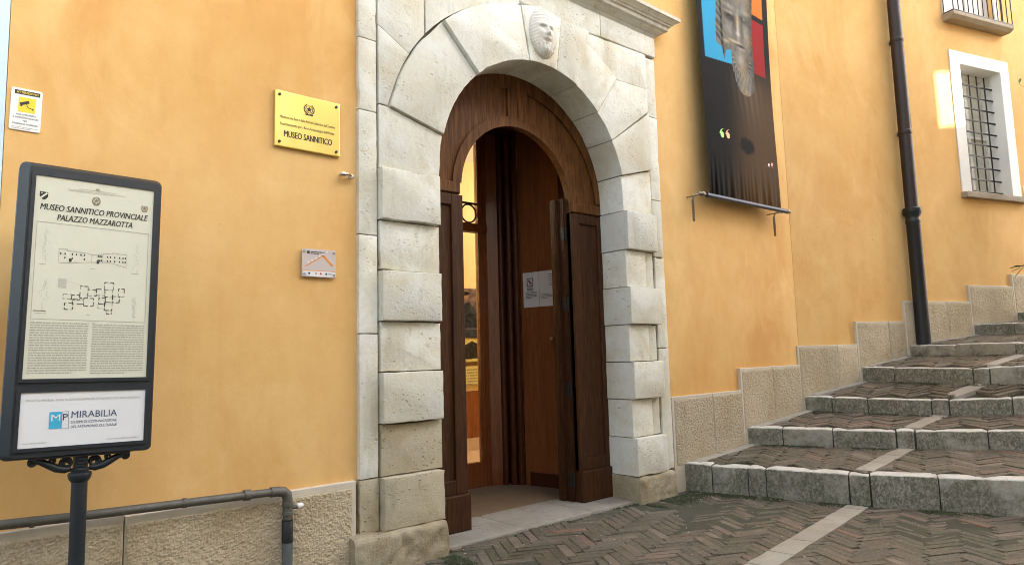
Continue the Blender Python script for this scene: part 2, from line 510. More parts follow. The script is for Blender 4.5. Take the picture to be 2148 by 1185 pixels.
def text_mesh(body, shear=0.0, bold=0.0):
    cu = bpy.data.curves.new('lettering', 'FONT')
    cu.body = body; cu.size = 1.0; cu.shear = shear; cu.resolution_u = 2; cu.offset = bold
    ob = bpy.data.objects.new('lettering', cu)
    me = bpy.data.meshes.new_from_object(ob)
    vs = [tuple(v.co) for v in me.vertices]; fs = [tuple(p.vertices) for p in me.polygons]
    bpy.data.objects.remove(ob); bpy.data.curves.remove(cu); bpy.data.meshes.remove(me)
    return vs, fs

def letter(mb, pl, body, x0, x1, y0, h, d=0.0016, shear=0.0, bold=0.0, mi=0, heavy=0.0):
    """text between x0 and x1, capital height h, base line y0"""
    vs, fs = text_mesh(body, shear, bold)
    if not vs: return
    ax = min(v[0] for v in vs); bx = max(v[0] for v in vs)
    sx = (x1 - x0) / (bx - ax); sy = h / 0.69
    mb.add([pl(x0 + (v[0] - ax) * sx, y0 + v[1] * sy, d) for v in vs], fs, mi)
    if heavy: mb.add([pl(x0 + (v[0] - ax) * sx + heavy, y0 + v[1] * sy, d + 0.0003) for v in vs], fs, mi)

def seg(mb, pl, a, b, t, d=0.0014, mi=0):
    a = Vector(a); b = Vector(b); e = (b - a)
    if e.length < 1e-6: return
    n = Vector((-e.y, e.x)).normalized() * t * 0.5
    mb.quad(*[pl(p.x, p.y, d) for p in (a - n, b - n, b + n, a + n)], mi)

def rect(mb, pl, x0, y0, x1, y1, d=0.0012, mi=0):
    mb.quad(pl(x0, y0, d), pl(x1, y0, d), pl(x1, y1, d), pl(x0, y1, d), mi)

def ring2(mb, pl, cx, cy, r, t, n=20, d=0.0014, sy=1.0, mi=0):
    for i in range(n):
        a = 2 * math.pi * i / n; b = 2 * math.pi * (i + 1) / n
        mb.quad(pl(cx + r*math.cos(a), cy + sy*r*math.sin(a), d), pl(cx + r*math.cos(b), cy + sy*r*math.sin(b), d),
                pl(cx + (r-t)*math.cos(b), cy + sy*(r-t)*math.sin(b), d), pl(cx + (r-t)*math.cos(a), cy + sy*(r-t)*math.sin(a), d), mi)

def disc2(mb, pl, cx, cy, r, n=14, d=0.0014, sy=1.0, mi=0):
    mb.add([pl(cx + r*math.cos(2*math.pi*i/n), cy + sy*r*math.sin(2*math.pi*i/n), d) for i in range(n)], [tuple(range(n))], mi)

def star2(mb, pl, cx, cy, r, d=0.0016, mi=0):
    pts = []
    for i in range(10):
        q = r if i % 2 == 0 else r * 0.42
        a = math.pi / 2 + i * math.pi / 5
        pts.append(pl(cx + q*math.cos(a), cy + q*math.sin(a), d))
    mb.add(pts + [pl(cx, cy, d)], [(i, (i+1) % 10, 10) for i in range(10)], mi)

def emblem(mb, pl, cx, cy, r, d=0.0016, mi=0):
    """state emblem: star over a cog wheel inside two branches and a ribbon"""
    star2(mb, pl, cx, cy + r*0.1, r*0.62, d + 0.0003, mi)
    ring2(mb, pl, cx, cy + r*0.1, r*0.72, r*0.09, 16, d, 1.0, mi)
    for k in range(9):
        for sgn in (-1, 1):
            a = -math.pi/2 + sgn * (0.35 + k * 0.27)
            px, py = cx + r*0.95*math.cos(a), cy + r*0.1 + r*0.95*math.sin(a)
            disc2(mb, pl, px, py, r*0.13, 6, d, 1.0, mi)
    rect(mb, pl, cx - r*0.75, cy - r*1.05, cx + r*0.75, cy - r*0.85, d, mi)

def microtext(mb, pl, x0, x1, ytop, lines, pitch, t, d=0.0013, mi=0, last=0.7, rs=None):
    rs = rs or random
    for i in range(lines):
        y = ytop - i * pitch
        x = x0
        xe = x1 if i < lines - 1 else x0 + (x1 - x0) * last
        while x < xe - 0.002:
            l = rs.uniform(0.006, 0.020) * (x1 - x0) / 0.18
            e = min(x + l, xe)
            rect(mb, pl, x, y - t * rs.uniform(0.42, 0.55), e, y + t * rs.uniform(0.42, 0.6), d, mi)
            x = e + 0.0022 * (x1 - x0) / 0.18

# ================================================================== GROUND
GZ = -0.165
mb = MB()
mb.box((-40, -40, -0.6), (40, 30, GZ - 0.016))
ground = mb.build('ground', M['bed'], kind='structure')

# stepping lines of the flight: (at the wall, at the middle strip, far end, height of nosing, height at its foot)
NOS = [
    (Vector((2.37, -0.02)), Vector((2.745, -1.26)), Vector((4.30, -4.96)), 0.052, -0.16),
    (Vector((3.36, -0.02)), Vector((3.860, -1.19)), Vector((5.17, -4.84)), 0.254, 0.105),
    (Vector((4.49, -0.02)), Vector((4.570, -1.24)), Vector((5.45, -4.84)), 0.468, 0.325),
    (Vector((5.33, -0.25)), Vector((5.000, -1.46)), Vector((5.85, -4.90)), 0.738, 0.590),
    (Vector((6.09, -0.48)), Vector((5.620, -1.66)), Vector((6.35, -4.90)), 0.962, 0.845),
    (Vector((7.20, -0.82)), Vector((6.840, -2.03)), Vector((7.25, -4.90)), 1.186, 1.062),
    (Vector((8.03, -1.08)), Vector((7.670, -2.28)), Vector((8.05, -4.90)), 1.336, 1.231),
    (Vector((8.95, -1.36)), Vector((8.590, -2.56)), Vector((8.95, -4.90)), 1.480, 1.400),
]
def side(p, a, b):
    e = b - a
    return (e.x * (p.y - a.y) - e.y * (p.x - a.x)) / e.length
def dist_line(p, k):
    """how far p lies uphill of nosing k"""
    W, S, E = NOS[k][:3]
    # each leg: the uphill side is to the left of wall->strip
    return min(side(p, W, S), side(p, S, E)) if side(S + (E - S), W, S) <= 0 else max(side(p, W, S), side(p, S, E)) if False else (side(p, W, S) if (p - S).dot((S - W).normalized()) < 0 else side(p, S, E))
TREADLEN = [0.95, 0.95, 0.75, 0.75, 1.10, 0.85, 0.9, 1.0]
RISE = [0.02, 0.037, 0.055, 0.04, 0.0, 0.0, 0.0, 0.0]     # the far halves climb a little sideways
def along(p, k):
    S, E = NOS[k][1], NOS[k][2]
    return max(0.0, (p - S).dot((E - S).normalized()))
def tread_z(p, k):
    z0 = NOS[k][3] + RISE[k] * along(p, k); z1 = NOS[k+1][4] + RISE[k+1] * along(p, k + 1) if k + 1 < len(NOS) else z0 + 0.06
    d0 = max(0.0, dist_line(p, k)); d1 = max(0.0, -dist_line(p, k + 1)) if k + 1 < len(NOS) else 1.0
    return z0 + (z1 - z0) * d0 / max(0.05, d0 + d1)

# ---- middle strip of flat stones: centre line
STRIP = [Vector((-3.6, -2.09)), Vector((1.0, -1.475)), Vector((2.70, -1.262))]

# ---- bricks
BL, BW = 0.237, 0.0560
def brick_geo(l, wd, h=0.035, c=0.0035):
    x, y = l / 2, wd / 2
    vs = []
    for z, k in ((-h, 0), (-c, 0), (0, c)):
        vs += [(-x+k, -y+k, z), (x-k, -y+k, z), (x-k, y-k, z), (-x+k, y-k, z)]
    fs = [(8, 9, 10, 11)]
    for r in (0, 4):
        for i in range(4):
            j = (i + 1) % 4
            fs.append((r+i, r+j, r+4+j, r+4+i))
    return vs, fs
brick_mesh = []
for i in range(8):
    vs, fs = brick_geo(BL * (1, 0.985, 1.0, 0.97)[i % 4], BW * (1, 0.93, 1.05, 0.98)[i // 2])
    rr = random.Random(i)
    vs = [(x + rr.uniform(-.0035, .0035), y + rr.uniform(-.003, .003), z + rr.uniform(-.002, .002)) for x, y, z in vs]
    me = bpy.data.meshes.new('brick'); me.from_pydata(vs, [], fs); me.materials.append(M['brick'])
    brick_mesh.append((me, vs, fs))

def herring(x0, x1, y0, y1, ang, org):
    """centres and directions of a four-to-one herringbone laid over a rectangle"""
    ca, sa = math.cos(ang), math.sin(ang); P = 0.0605; n = 4
    cs = [(x0, y0), (x1, y0), (x1, y1), (x0, y1)]
    us = [((x-org[0])*ca + (y-org[1])*sa) / P for x, y in cs]; vs = [(-(x-org[0])*sa + (y-org[1])*ca) / P for x, y in cs]
    out = []
    for iy in range(int(min(vs)) - 5, int(max(vs)) + 5):
        for ix in range(int(min(us)) - 5, int(max(us)) + 5):
            s = (ix - iy) % (2 * n)
            if s == 0: u, v, t = ix + n / 2, iy + 0.5, 0.0
            elif s == 2 * n - 1: u, v, t = ix + 0.5, iy + n / 2, math.pi / 2
            else: continue
            x = org[0] + (u * ca - v * sa) * P; y = org[1] + (u * sa + v * ca) * P
            if x0 < x < x1 and y0 < y < y1: out.append((x, y, ang + t))
    return out

def seen_size(p):
    c = cam_px(p)
    if not c: return 0
    if -0.01 < c[0] < 1.01 and -0.01 < c[1] < 0.562: return 1.0 / c[2] ** 2
    return 0.001 / (c[2] ** 2 + 1)

def lay_bricks(cells, parents, stuff_parents, limit=300):
    """cells: (x, y, z, yaw, tilt normal, parent index); the largest seen become objects, the rest one mesh for each parent"""
    cells = sorted(cells, key=lambda c: -seen_size((c[0], c[1], c[2])))
    rest = {}
    for i, (x, y, z, a, nrm, pi) in enumerate(cells):
        rr = random.Random(i * 7 + 3)
        zz = z + rr.uniform(-0.0035, 0.003)
        q = Vector((0, 0, 1)).rotation_difference(Vector(nrm) + Vector((rr.uniform(-.02, .02), rr.uniform(-.02, .02), 0)))
        mt = Matrix.Translation((x, y, zz)) @ q.to_matrix().to_4x4() @ Matrix.Rotation(a + rr.uniform(-.02, .02), 4, 'Z')
        me, vs, fs = brick_mesh[rr.randrange(8)]
        if i < limit:
            o = bpy.data.objects.new('brick', me); COL.objects.link(o)
            o.matrix_world = mt
            o.rotation_euler = mt.to_euler(); o.location = mt.translation
            attach(o, parents[pi])
        else:
            rest.setdefault(pi, MB()).add([mt @ Vector(v) for v in vs], fs)
    for pi, b in rest.items():
        b.build('brick_field', M['brick_i'], stuff_parents[pi], fix=False, kind='stuff')

cells = []
for x, y, a in herring(-4.2, 4.6, -6.0, 0.05, R(-27.5), (0.3, -0.7)):
    p = Vector((x, y))
    if dist_line(p, 0) > -0.02 and x > 1.8: continue
    if y > -0.02 and -0.65 < x < 2.3: continue
    und = 0.012 * noise.noise(Vector((x * 0.8, y * 0.8, 0))) + 0.004 * noise.noise(Vector((x * 3, y * 3, 4)))
    cells.append((x, y, GZ + und, a, (0, 0, 1), 0))
paving = thing('paving', (0, 0, GZ), kind='structure')
pb = MB()
pb.box((-4.3, -6.1, GZ - 0.05), (4.4, 0.1, GZ - 0.0065))
pb.build('joint_bed', M['bed'], paving)
lay_bricks(cells, {0: paving}, {0: paving})

# ---- stones with worn edges: used for kerbs, strips and blocks
def worn_block(mb, a, b, out, zt, zb, depth, seed, amp=0.007, step=0.03, rnd=0.015, top_slope=0.0, mi=0, lift=(0.0, 0.0)):
    """a stone lying between plan points a and b, its face turned to 'out', top at zt"""
    a = Vector(a); b = Vector(b); L = (b - a).length; t = (b - a).normalized(); o = Vector(out).normalized()
    prof = []
    nf = max(2, int((zt - zb - rnd) / step))
    for i in range(nf + 1): prof.append((0.0, zb + (zt - rnd - zb) * i / nf))
    for i in range(1, 4):
        an = math.pi / 2 * i / 3
        prof.append((rnd * (1 - math.cos(an)), zt - rnd + rnd * math.sin(an)))
    nd = max(2, int((depth - rnd) / (step * 1.4)))
    for i in range(1, nd + 1):
        dd = rnd + (depth - rnd) * i / nd
        prof.append((dd, zt + top_slope * dd))
    n = max(3, int(L / step))
    rings = []
    for i in range(n + 1):
        f = i / n; s = L * f
        e = min(s, L - s); er = max(0.0, 1 - e / 0.018) ** 2
        ring = []
        for d, z in prof:
            q = Vector((a.x + t.x * s - o.x * d, a.y + t.y * s - o.y * d, z + lift[0] + (lift[1] - lift[0]) * f))
            nv = noise.noise_vector(q * 9 + Vector((seed * 3.1, 0, 0))) + 0.7 * noise.noise_vector(q * 28)
            low = 1.0 if d < rnd * 1.1 else 0.25
            q += Vector((-o.x, -o.y, 0)) * (abs(nv.x) * amp * low + er * 0.010 * low)
            q.z += nv.z * amp * 0.35 - er * 0.006 * (1 if z > zb + 0.01 else 0)
            q.x += t.x * nv.y * amp * 0.3; q.y += t.y * nv.y * amp * 0.3
            ring.append(q)
        ring.append(Vector((a.x + t.x * s - o.x * depth, a.y + t.y * s - o.y * depth, zb)))
        rings.append(ring)
    mb.rings(rings, True, True, True, mi)

def flat_stone(mb, quad, zs, seed, th=0.05, amp=0.004):
    """a paving stone from four plan corners with heights"""
    nx, ny = 8, 4; c = [Vector(q) for q in quad]
    g = []
    for j in range(ny + 1):
        for i in range(nx + 1):
            u, v = i / nx, j / ny
            p = (c[0] * (1-u) + c[1] * u) * (1-v) + (c[3] * (1-u) + c[2] * u) * v
            z = (zs[0] * (1-u) + zs[1] * u) * (1-v) + (zs[3] * (1-u) + zs[2] * u) * v
            nv = noise.noise_vector(Vector((p.x * 6, p.y * 6, seed)))
            edge = 1.0 if (i in (0, nx) or j in (0, ny)) else 0.0
            g.append(Vector((p.x + nv.x * amp * edge * 1.3, p.y + nv.y * amp * edge * 1.3, z + nv.z * amp - edge * 0.004)))
    fs = [(j*(nx+1)+i, j*(nx+1)+i+1, (j+1)*(nx+1)+i+1, (j+1)*(nx+1)+i) for j in range(ny) for i in range(nx)]
    b = len(g)
    rim = [i for i in range(nx)] + [j*(nx+1)+nx for j in range(ny)] + [ny*(nx+1)+nx-i for i in range(nx)] + [(ny-j)*(nx+1) for j in range(ny)]
    low = [g[i] - Vector((0, 0, th)) for i in rim]
    fs += [(rim[i], rim[(i+1) % len(rim)], b+(i+1) % len(rim), b+i)[::-1] for i in range(len(rim))]
    mb.add(g + low, fs)

def strip_run(pts, zf, joints, parent, wd=0.145, name='strip_stone'):
    """flat stones end to end along a line; joints: distances along it"""
    a, b = pts; t = (b - a).normalized(); n = Vector((-t.y, t.x)) * wd / 2
    L = (b - a).length
    js = [0.0] + [j for j in joints if 0 < j < L] + [L]
    for i in range(len(js) - 1):
        s0, s1 = js[i] + 0.004, js[i+1] - 0.004
        q = [a + t * s0 - n, a + t * s1 - n, a + t * s1 + n, a + t * s0 + n]
        mb = MB(); flat_stone(mb, q, [zf(p) for p in q], i + L)
        autosmooth(mb.build(name, M['strip'], parent), 50)

gz = lambda p: GZ + 0.010
L0 = (STRIP[1] - STRIP[0]).length
strip_run(STRIP[:2], gz, [0.5, 1.1, 1.55, 2.2, 2.7, 3.3, 3.7, 4.2], paving)
strip_run(STRIP[1:], gz, [0.28, 0.60, 0.88, 1.42, 1.60], paving)

# ================================================================== STEPS
steps = thing('stone_steps', (2.4, -1.2, GZ), kind='structure')
JW = [[0.12, 0.36, 0.50, 0.53], [0.25, 0.60], [0.25, 0.52], [0.36], [0.78], [0.6], [0.5], [0.6]]       # joints as part of wall->strip
JFIX = [
    [0.19, 0.42, 0.53], [0.26, 0.60], [0.24, 0.53], [0.33], [0.48], [0.40], [0.5], [0.45]]
tread_obj = []
kseed = 0
for k, (W, S, E, z, zf) in enumerate(NOS):
    core = MB()
    if k + 1 < len(NOS):
        W1, S1, E1 = NOS[k+1][:3]
        zfn = NOS[k+1][4]
    else:
        W1, S1, E1 = W + Vector((3.4, -1.04)), S + Vector((3.4, -1.0)), E + Vector((3.4, -0.5))
        zfn = z + 0.06
    off = Vector((0.02, 0.0))
    poly = [W, S, E, E1 + off * 3, S1 + off * 3, W1 + off * 3]
    zs = [z, z, z + RISE[k] * (E - S).length, zfn + (RISE[k+1] * (E1 - S1).length if k + 1 < len(NOS) else 0), zfn, zfn]
    top = [Vector((p.x, p.y, q - 0.022)) for p, q in zip(poly, zs)]
    inn = (S1 - S).normalized() * 0.03
    for i in range(3): top[i].x += inn.x; top[i].y += inn.y
    if k == 0: pass
    bot = [Vector((p.x, p.y, -0.5)) for p in top]
    core.add(top + bot, [(0, 1, 4, 5), (1, 2, 3, 4)] + [(i, (i+1) % 6, 6+(i+1) % 6, 6+i) for i in range(6)])
    tr = core.build('tread', M['bed'], steps)
    tread_obj.append(tr)
    # nosing stones: wall -> strip, the strip stone itself, strip -> far end
    def put(a, b, out, name='nosing_stone', zz=z, dp=0.135, k=k):
        global kseed
        kseed += 1
        t = (b - a).normalized()
        bb = MB()
        worn_block(bb, a + t * 0.004, b - t * 0.004, out, zz + 0.004 * math.sin(kseed * 2.3), zf - 0.05, dp, kseed, top_slope=0.02, lift=(RISE[k] * along(a, k), RISE[k] * along(b, k)))
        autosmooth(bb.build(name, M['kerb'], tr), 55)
    t = (S - W).normalized(); o = Vector((t.y, -t.x))
    if o.x > 0: o = -o
    L = (S - W).length - 0.065
    cuts = [0.0] + [j * L for j in JFIX[k]] + [L]
    for i in range(len(cuts) - 1):
        put(W + t * cuts[i], W + t * cuts[i+1], o)
    t2 = (E - S).normalized(); o2 = Vector((t2.y, -t2.x))
    if o2.x > 0: o2 = -o2
    a = W + t * (L + 0.003); b = S + t2 * 0.072
    put(a, b, (b - a).normalized() and Vector(((b-a).y, -(b-a).x)) * (1 if (b-a).y < 0 else -1))
    s = 0.078; n = 0
    L2 = (E - S).length
    lens = [[0.42, 0.62, 0.5, 0.7], [0.50, 0.48, 0.62, 0.55], [0.46, 0.6, 0.5, 0.58], [0.55, 0.5, 0.66, 0.5]][k % 4]
    while s < L2 - 0.05:
        e = min(s + lens[n % 4], L2)
        put(S + t2 * s, S + t2 * e, o2)
        s = e; n += 1

# bricks on the sloping treads, strip stones up the middle, a stone edging along the wall
cells = []
for k in range(len(NOS) - 1):
    W, S, E, z, zf = NOS[k]
    x0 = min(W.x, S.x) - 0.2; x1 = max(q.x for q in NOS[k+1][:3]) + 0.4
    y0 = max(-4.6, NOS[k][2].y); y1 = 0.05
    g0 = Vector((S.x, S.y)); d0 = (NOS[k+1][1] - S).normalized()
    sl = (NOS[k+1][4] - z) / TREADLEN[k]
    nx = (Vector((d0.x, d0.y, 0)) * -sl + Vector((0, 0, 1))).normalized()
    base = -27.5 if k < 2 else -36
    for x, y, a in herring(x0, x1, y0, y1, R(base), (W.x + 0.17 * k, W.y - 0.11 * k)):
        p = Vector((x, y))
        if dist_line(p, k) < 0.125 or dist_line(p, k+1) > 0.03: continue
        # clear of the wall edging
        if x < 4.5:
            if y > -0.12: continue
        elif (Vector((x, y, 0)) - P0).dot(N2) < 0.13: continue
        cells.append((x, y, tread_z(p, k) + 0.003 * noise.noise(Vector((x*3, y*3, k))), a, nx, k))
lay_bricks(cells, tread_obj, tread_obj)
for k in range(len(NOS) - 1):
    S, S1 = NOS[k][1], NOS[k+1][1]
    d = (S1 - S).normalized()
    strip_run((S + d * 0.135, S1 + d * 0.01), (lambda p, k=k: tread_z(p, k) + 0.009), [0.30, 0.66], tread_obj[k], 0.13)
    W, W1 = NOS[k][0], NOS[k+1][0]
    def wallp(f):
        p = W + (W1 - W) * f
        if k == 2 and 0: return p
        return p
    d = (W1 - W).normalized(); nn = Vector((d.y, -d.x))
    L = (W1 - W).length; cut = [0.10, L * 0.5, L + 0.02]
    for i in range(2):
        a, b = W + d * (cut[i] + 0.004), W + d * (cut[i+1] - 0.004)
        q = [a + nn * 0.10, b + nn * 0.10, b + nn * 0.002, a + nn * 0.002]
        e = MB(); flat_stone(e, q, [tread_z(p, k) + 0.008 for p in q], k * 3.3 + i)
        autosmooth(e.build('edging_stone', M['strip'], tread_obj[k]), 50)

# ================================================================== MUSEUM BUILDING
museum = thing('museum_building', (0, 0.2, GZ), 'long ochre rendered museum building with a white stone arched portal', 'building')
fxz = lambda a, b, d: Vector((a, -d, b))         # facade plane, d out to the street
H1, H2 = 5.7, 8.2
mb = MB()
mb.prism([(-2.2, -0.6), (-0.50, -0.6), (-0.50, 3.72), (2.20, 3.72), (2.20, -0.6), (4.5, -0.6), (4.5, H1), (-2.2, H1)], fxz, -0.30, 0.0)
mb.build('wall', M['stucco'], museum)
# second wall, turned 17 degrees at the joint, with openings for the window and the balcony door
WU0, WU1, WZ0, WZ1 = 3.07, 3.90, 2.84, 4.52
DU0, DU1, DZ0 = 2.98, 3.93, 5.13
f2 = lambda a, b, d: w2(a, b, d)
mb = MB()
mb.prism([(0.004, -0.6), (WU0, -0.6), (WU0, H2), (0.004, H2)], f2, -0.30, 0.0)
mb.prism([(WU1, -0.6), (9.0, -0.6), (9.0, H2), (WU1, H2)], f2, -0.30, 0.0)
mb.prism([(WU0, -0.6), (WU1, -0.6), (WU1, WZ0), (WU0, WZ0)], f2, -0.30, 0.0)
mb.prism([(WU0, WZ1), (WU1, WZ1), (WU1, DZ0), (WU0, DZ0)], f2, -0.30, 0.0)
mb.prism([(WU0, 7.4), (WU1, 7.4), (WU1, H2), (WU0, H2)], f2, -0.30, 0.0)
mb.build('wall', M['stucco'], museum)

# ---- portal
portal = MB()
portal.prism([(-0.56, GZ - 0.2), (-0.06, GZ - 0.2), (-0.06, 3.66), (-0.56, 3.66)], fxz, -0.295, 0.012)
portal.prism([(1.78, GZ - 0.2), (2.235, GZ - 0.2), (2.235, 3.66), (1.78, 3.66)], fxz, -0.295, 0.012)
AC = Vector((0.860, 2.175)); AR = 0.873
def arcpts(r, a0, a1, n):
    return [(AC.x + r * math.cos(R(a0 + (a1 - a0) * i / n)), AC.y + r * math.sin(R(a0 + (a1 - a0) * i / n))) for i in range(n + 1)]
portal.prism([(-0.06, 3.66), (-0.06, 2.175)] + [(p[0], p[1]) for p in arcpts(AR + 0.03, 178, 2, 24)] + [(1.78, 2.175), (1.78, 3.66)], fxz, -0.295, 0.012)
portal = portal.build('portal', M['mortar'], museum)

def jag(pts, seed, step=0.030, amp=0.0042):
    """an outline with a chipped, hand-cut edge"""
    out = []
    for i in range(len(pts)):
        a = Vector(pts[i]); b = Vector(pts[(i+1) % len(pts)])
        n = max(1, int((b - a).length / step))
        e = (b - a).normalized(); nn = Vector((-e.y, e.x))
        for k in range(n):
            p = a.lerp(b, k / n)
            v = noise.noise(Vector((p.x * 21, p.y * 21, seed)))
            w_ = noise.noise(Vector((p.x * 6 + 9, p.y * 6, seed)))
            out.append(tuple(p + nn * (v * amp + max(0, w_ - 0.30) * 0.022)))
    return out
def shrink(pts, g=0.0025):
    c = sum((Vector(p) for p in pts), Vector((0, 0))) / len(pts)
    out = []; n = len(pts)
    for i in range(n):
        p, q, t = Vector(pts[i-1]), Vector(pts[i]), Vector(pts[(i+1) % n])
        e1 = (q-p).normalized(); e2 = (t-q).normalized()
        b = Vector((-e1.y, e1.x)) + Vector((-e2.y, e2.x))
        b = b.normalized() if b.length > 1e-5 else Vector((-e1.y, e1.x))
        out.append(tuple(q + b * g / max(0.4, b.dot(Vector((-e1.y, e1.x))))))
    return out
sid = 0
def stone(name, pts, front, back=-0.2, mat='stone', bev=0.006, g=0.0034, amp=0.0022, label=None):
    global sid
    sid += 1
    area = sum(pts[i-1][0]*pts[i][1] - pts[i][0]*pts[i-1][1] for i in range(len(pts)))
    if area < 0: pts = pts[::-1]
    b = MB()
    b.prism(jag(shrink(pts, g), sid * 1.7, amp=amp), fxz, back, front, bev * 0.34)
    o = autosmooth(b.build(name, M[mat], portal), 50)
    if label: o['label'] = label
    return o
RV = -0.205                                       # the reveal ends at the wooden frame
zb = [0.03, 0.32, 0.61, 0.90, 1.19, 1.485, 1.78, 2.09]
for i in range(7):
    P = i % 2 == 0
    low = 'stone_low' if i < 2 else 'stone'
    z0, z1 = zb[i], zb[i+1]
    if P:
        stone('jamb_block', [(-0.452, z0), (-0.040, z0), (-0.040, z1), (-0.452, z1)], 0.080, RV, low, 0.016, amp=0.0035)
        stone('jamb_block', [(1.728, z0), (2.108, z0), (2.108, z1), (1.728, z1)], 0.080, RV, 'stone', 0.014, amp=0.003)
    else:
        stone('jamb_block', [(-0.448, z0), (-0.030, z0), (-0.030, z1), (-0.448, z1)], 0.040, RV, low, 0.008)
        stone('jamb_block', [(1.734, z0), (1.985, z0), (1.985, z1), (1.734, z1)], 0.040, RV, 'stone', 0.008)
        stone('jamb_slip', [(1.988, z0), (2.100, z0), (2.100, z1), (1.988, z1)], 0.022, 0.0, 'stone', 0.004)
# outer strips
for z0, z1 in ((0.03, 0.32), (0.32, 1.12), (1.12, 1.685), (1.685, 2.42), (2.42, 2.858), (2.858, 3.66)):
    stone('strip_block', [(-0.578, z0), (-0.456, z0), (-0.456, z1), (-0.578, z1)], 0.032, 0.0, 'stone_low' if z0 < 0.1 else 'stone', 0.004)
for z0, z1 in ((0.03, 1.0), (1.0, 1.75), (1.75, 2.23), (2.23, 2.95), (2.95, 3.47)):
    stone('strip_block', [(2.112, z0), (2.243, z0), (2.243, z1), (2.112, z1)], 0.030, 0.0, 'stone', 0.004)
# voussoirs
def sector(a0, a1, r0, r1, n=8):
    return arcpts(r0, a0, a1, n) + arcpts(r1, a1, a0, n)
RO = 1.275
def polar(r, a): return (AC.x + r * math.cos(R(a)), AC.y + r * math.sin(R(a)))
stone('springer_stone', [(-0.448, 2.09), (-0.020, 2.09)] + arcpts(AR, 180, 167, 3) + [polar(RO, 166.5), (-0.448, 2.478)], 0.036, RV)
stone('voussoir', arcpts(AR, 167, 131.5, 7) + arcpts(RO, 132.3, 166.5, 8), 0.058, RV, bev=0.009)
stone('voussoir', arcpts(AR, 131.5, 98.3, 7) + arcpts(RO, 99, 132.3, 8), 0.088, RV, bev=0.009)
stone('keystone', arcpts(AR, 98.3, 81, 4) + [polar(1.29, 81), polar(1.31, 90), polar(RO, 99)], 0.092, RV)
stone('voussoir', arcpts(AR, 81, 66.5, 4) + [(1.375, 3.455), polar(1.29, 81)], 0.088, RV)
stone('voussoir', arcpts(AR, 66.5, 48, 5) + arcpts(RO, 49.8, 68.3, 6), 0.075, RV)
stone('voussoir', arcpts(AR, 48, 31.5, 5) + [(2.075, 2.960), (2.088, 3.165), polar(RO, 49.8)], 0.066, RV)
stone('voussoir', arcpts(AR, 31.5, 12.8, 5) + [(2.100, 2.472), (2.100, 2.960)], 0.062, RV, bev=0.008)
stone('springer_stone', arcpts(AR, 12.8, 0, 3) + [(1.734, 2.09), (2.100, 2.09), (2.100, 2.472)], 0.040, RV)
# spandrels and frieze
stone('spandrel_stone', [polar(RO + 0.002, 166.5), (-0.450, 2.478), (-0.452, 2.968), polar(RO + 0.002, 148.5)] + arcpts(RO + 0.002, 148.5, 166.5, 5)[1:-1], 0.040, 0.0)
stone('spandrel_stone', [(-0.452, 2.968), (-0.452, 3.66), (-0.115, 3.66), (-0.115, 3.01)] + arcpts(RO + 0.002, 139.6, 148.5, 4), 0.036, 0.0)
stone('frieze_stone', [(-0.115, 3.66), (0.690, 3.66)] + [(0.690, 3.497)] + [polar(1.315, 97)] + arcpts(RO + 0.003, 99, 139.4, 10), 0.040, 0.0)
stone('frieze_stone', [(0.690, 3.66), (1.545, 3.66), (1.545, 3.475), (1.378, 3.460), polar(1.295, 81), polar(1.315, 90), polar(1.315, 97), (0.690, 3.497)], 0.046, 0.0)
stone('frieze_stone', [(1.548, 3.66), (2.243, 3.66), (2.243, 3.484), (1.548, 3.475)], 0.046, 0.0)
stone('spandrel_stone', [(1.378, 3.457), (2.105, 3.478), (2.105, 3.170), (1.700, 3.160)] + arcpts(RO + 0.003, 50.2, 68.0, 6), 0.048, 0.0)
# plinth blocks of the jambs
for a, b, f, zt, zb_ in ((-0.640, -0.046, 0.125, 0.030, -0.30), (1.726, 2.185, 0.105, 0.030, -0.30)):
    bb = MB()
    worn_block(bb, (a, -f), (b, -f), (0, -1), zt, zb_, f + (0.20 if a > 1 else 0.02), a, amp=0.024, step=0.02, rnd=0.03)
    o = autosmooth(bb.build('base_block', M['stone_base'], portal), 60)
    if a < 0:
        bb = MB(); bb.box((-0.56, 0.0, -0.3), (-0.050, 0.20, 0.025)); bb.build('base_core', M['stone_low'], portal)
# cornice: one moulded run mitred round the right end
prof = [(-0.035, 3.662), (0.0, 3.664), (0.022, 3.690), (0.030, 3.692), (0.060, 3.708), (0.068, 3.722), (0.095, 3.724), (0.097, 3.752), (0.112, 3.756), (0.118, 3.768), (0.130, 3.772), (0.140, 3.782), (0.158, 3.796), (0.172, 3.800), (0.174, 3.826), (-0.035, 3.832)]
def corn(x0, x1, end_l, end_r):
    rings = []
    rings.append([Vector((x0 - (o if end_l else 0), -0.03 - o, z)) for o, z in prof])
    rings.append([Vector((x1 + (o if end_r else 0), -0.03 - o, z)) for o, z in prof])
    b = MB()
    if end_r:
        rings.append([Vector((x1 + o, 0.02, z)) for o, z in prof])
    if end_l:
        rings.insert(0, [Vector((x0 - o, 0.02, z)) for o, z in prof])
    b.rings(rings, True, True, True)
    return b
for x0, x1, l, r_ in ((-0.578, 0.41, True, False), (0.414, 1.498, False, False), (1.502, 2.243, False, True)):
    corn(x0, x1, l, r_).build('cornice_stone', M['stone'], portal)
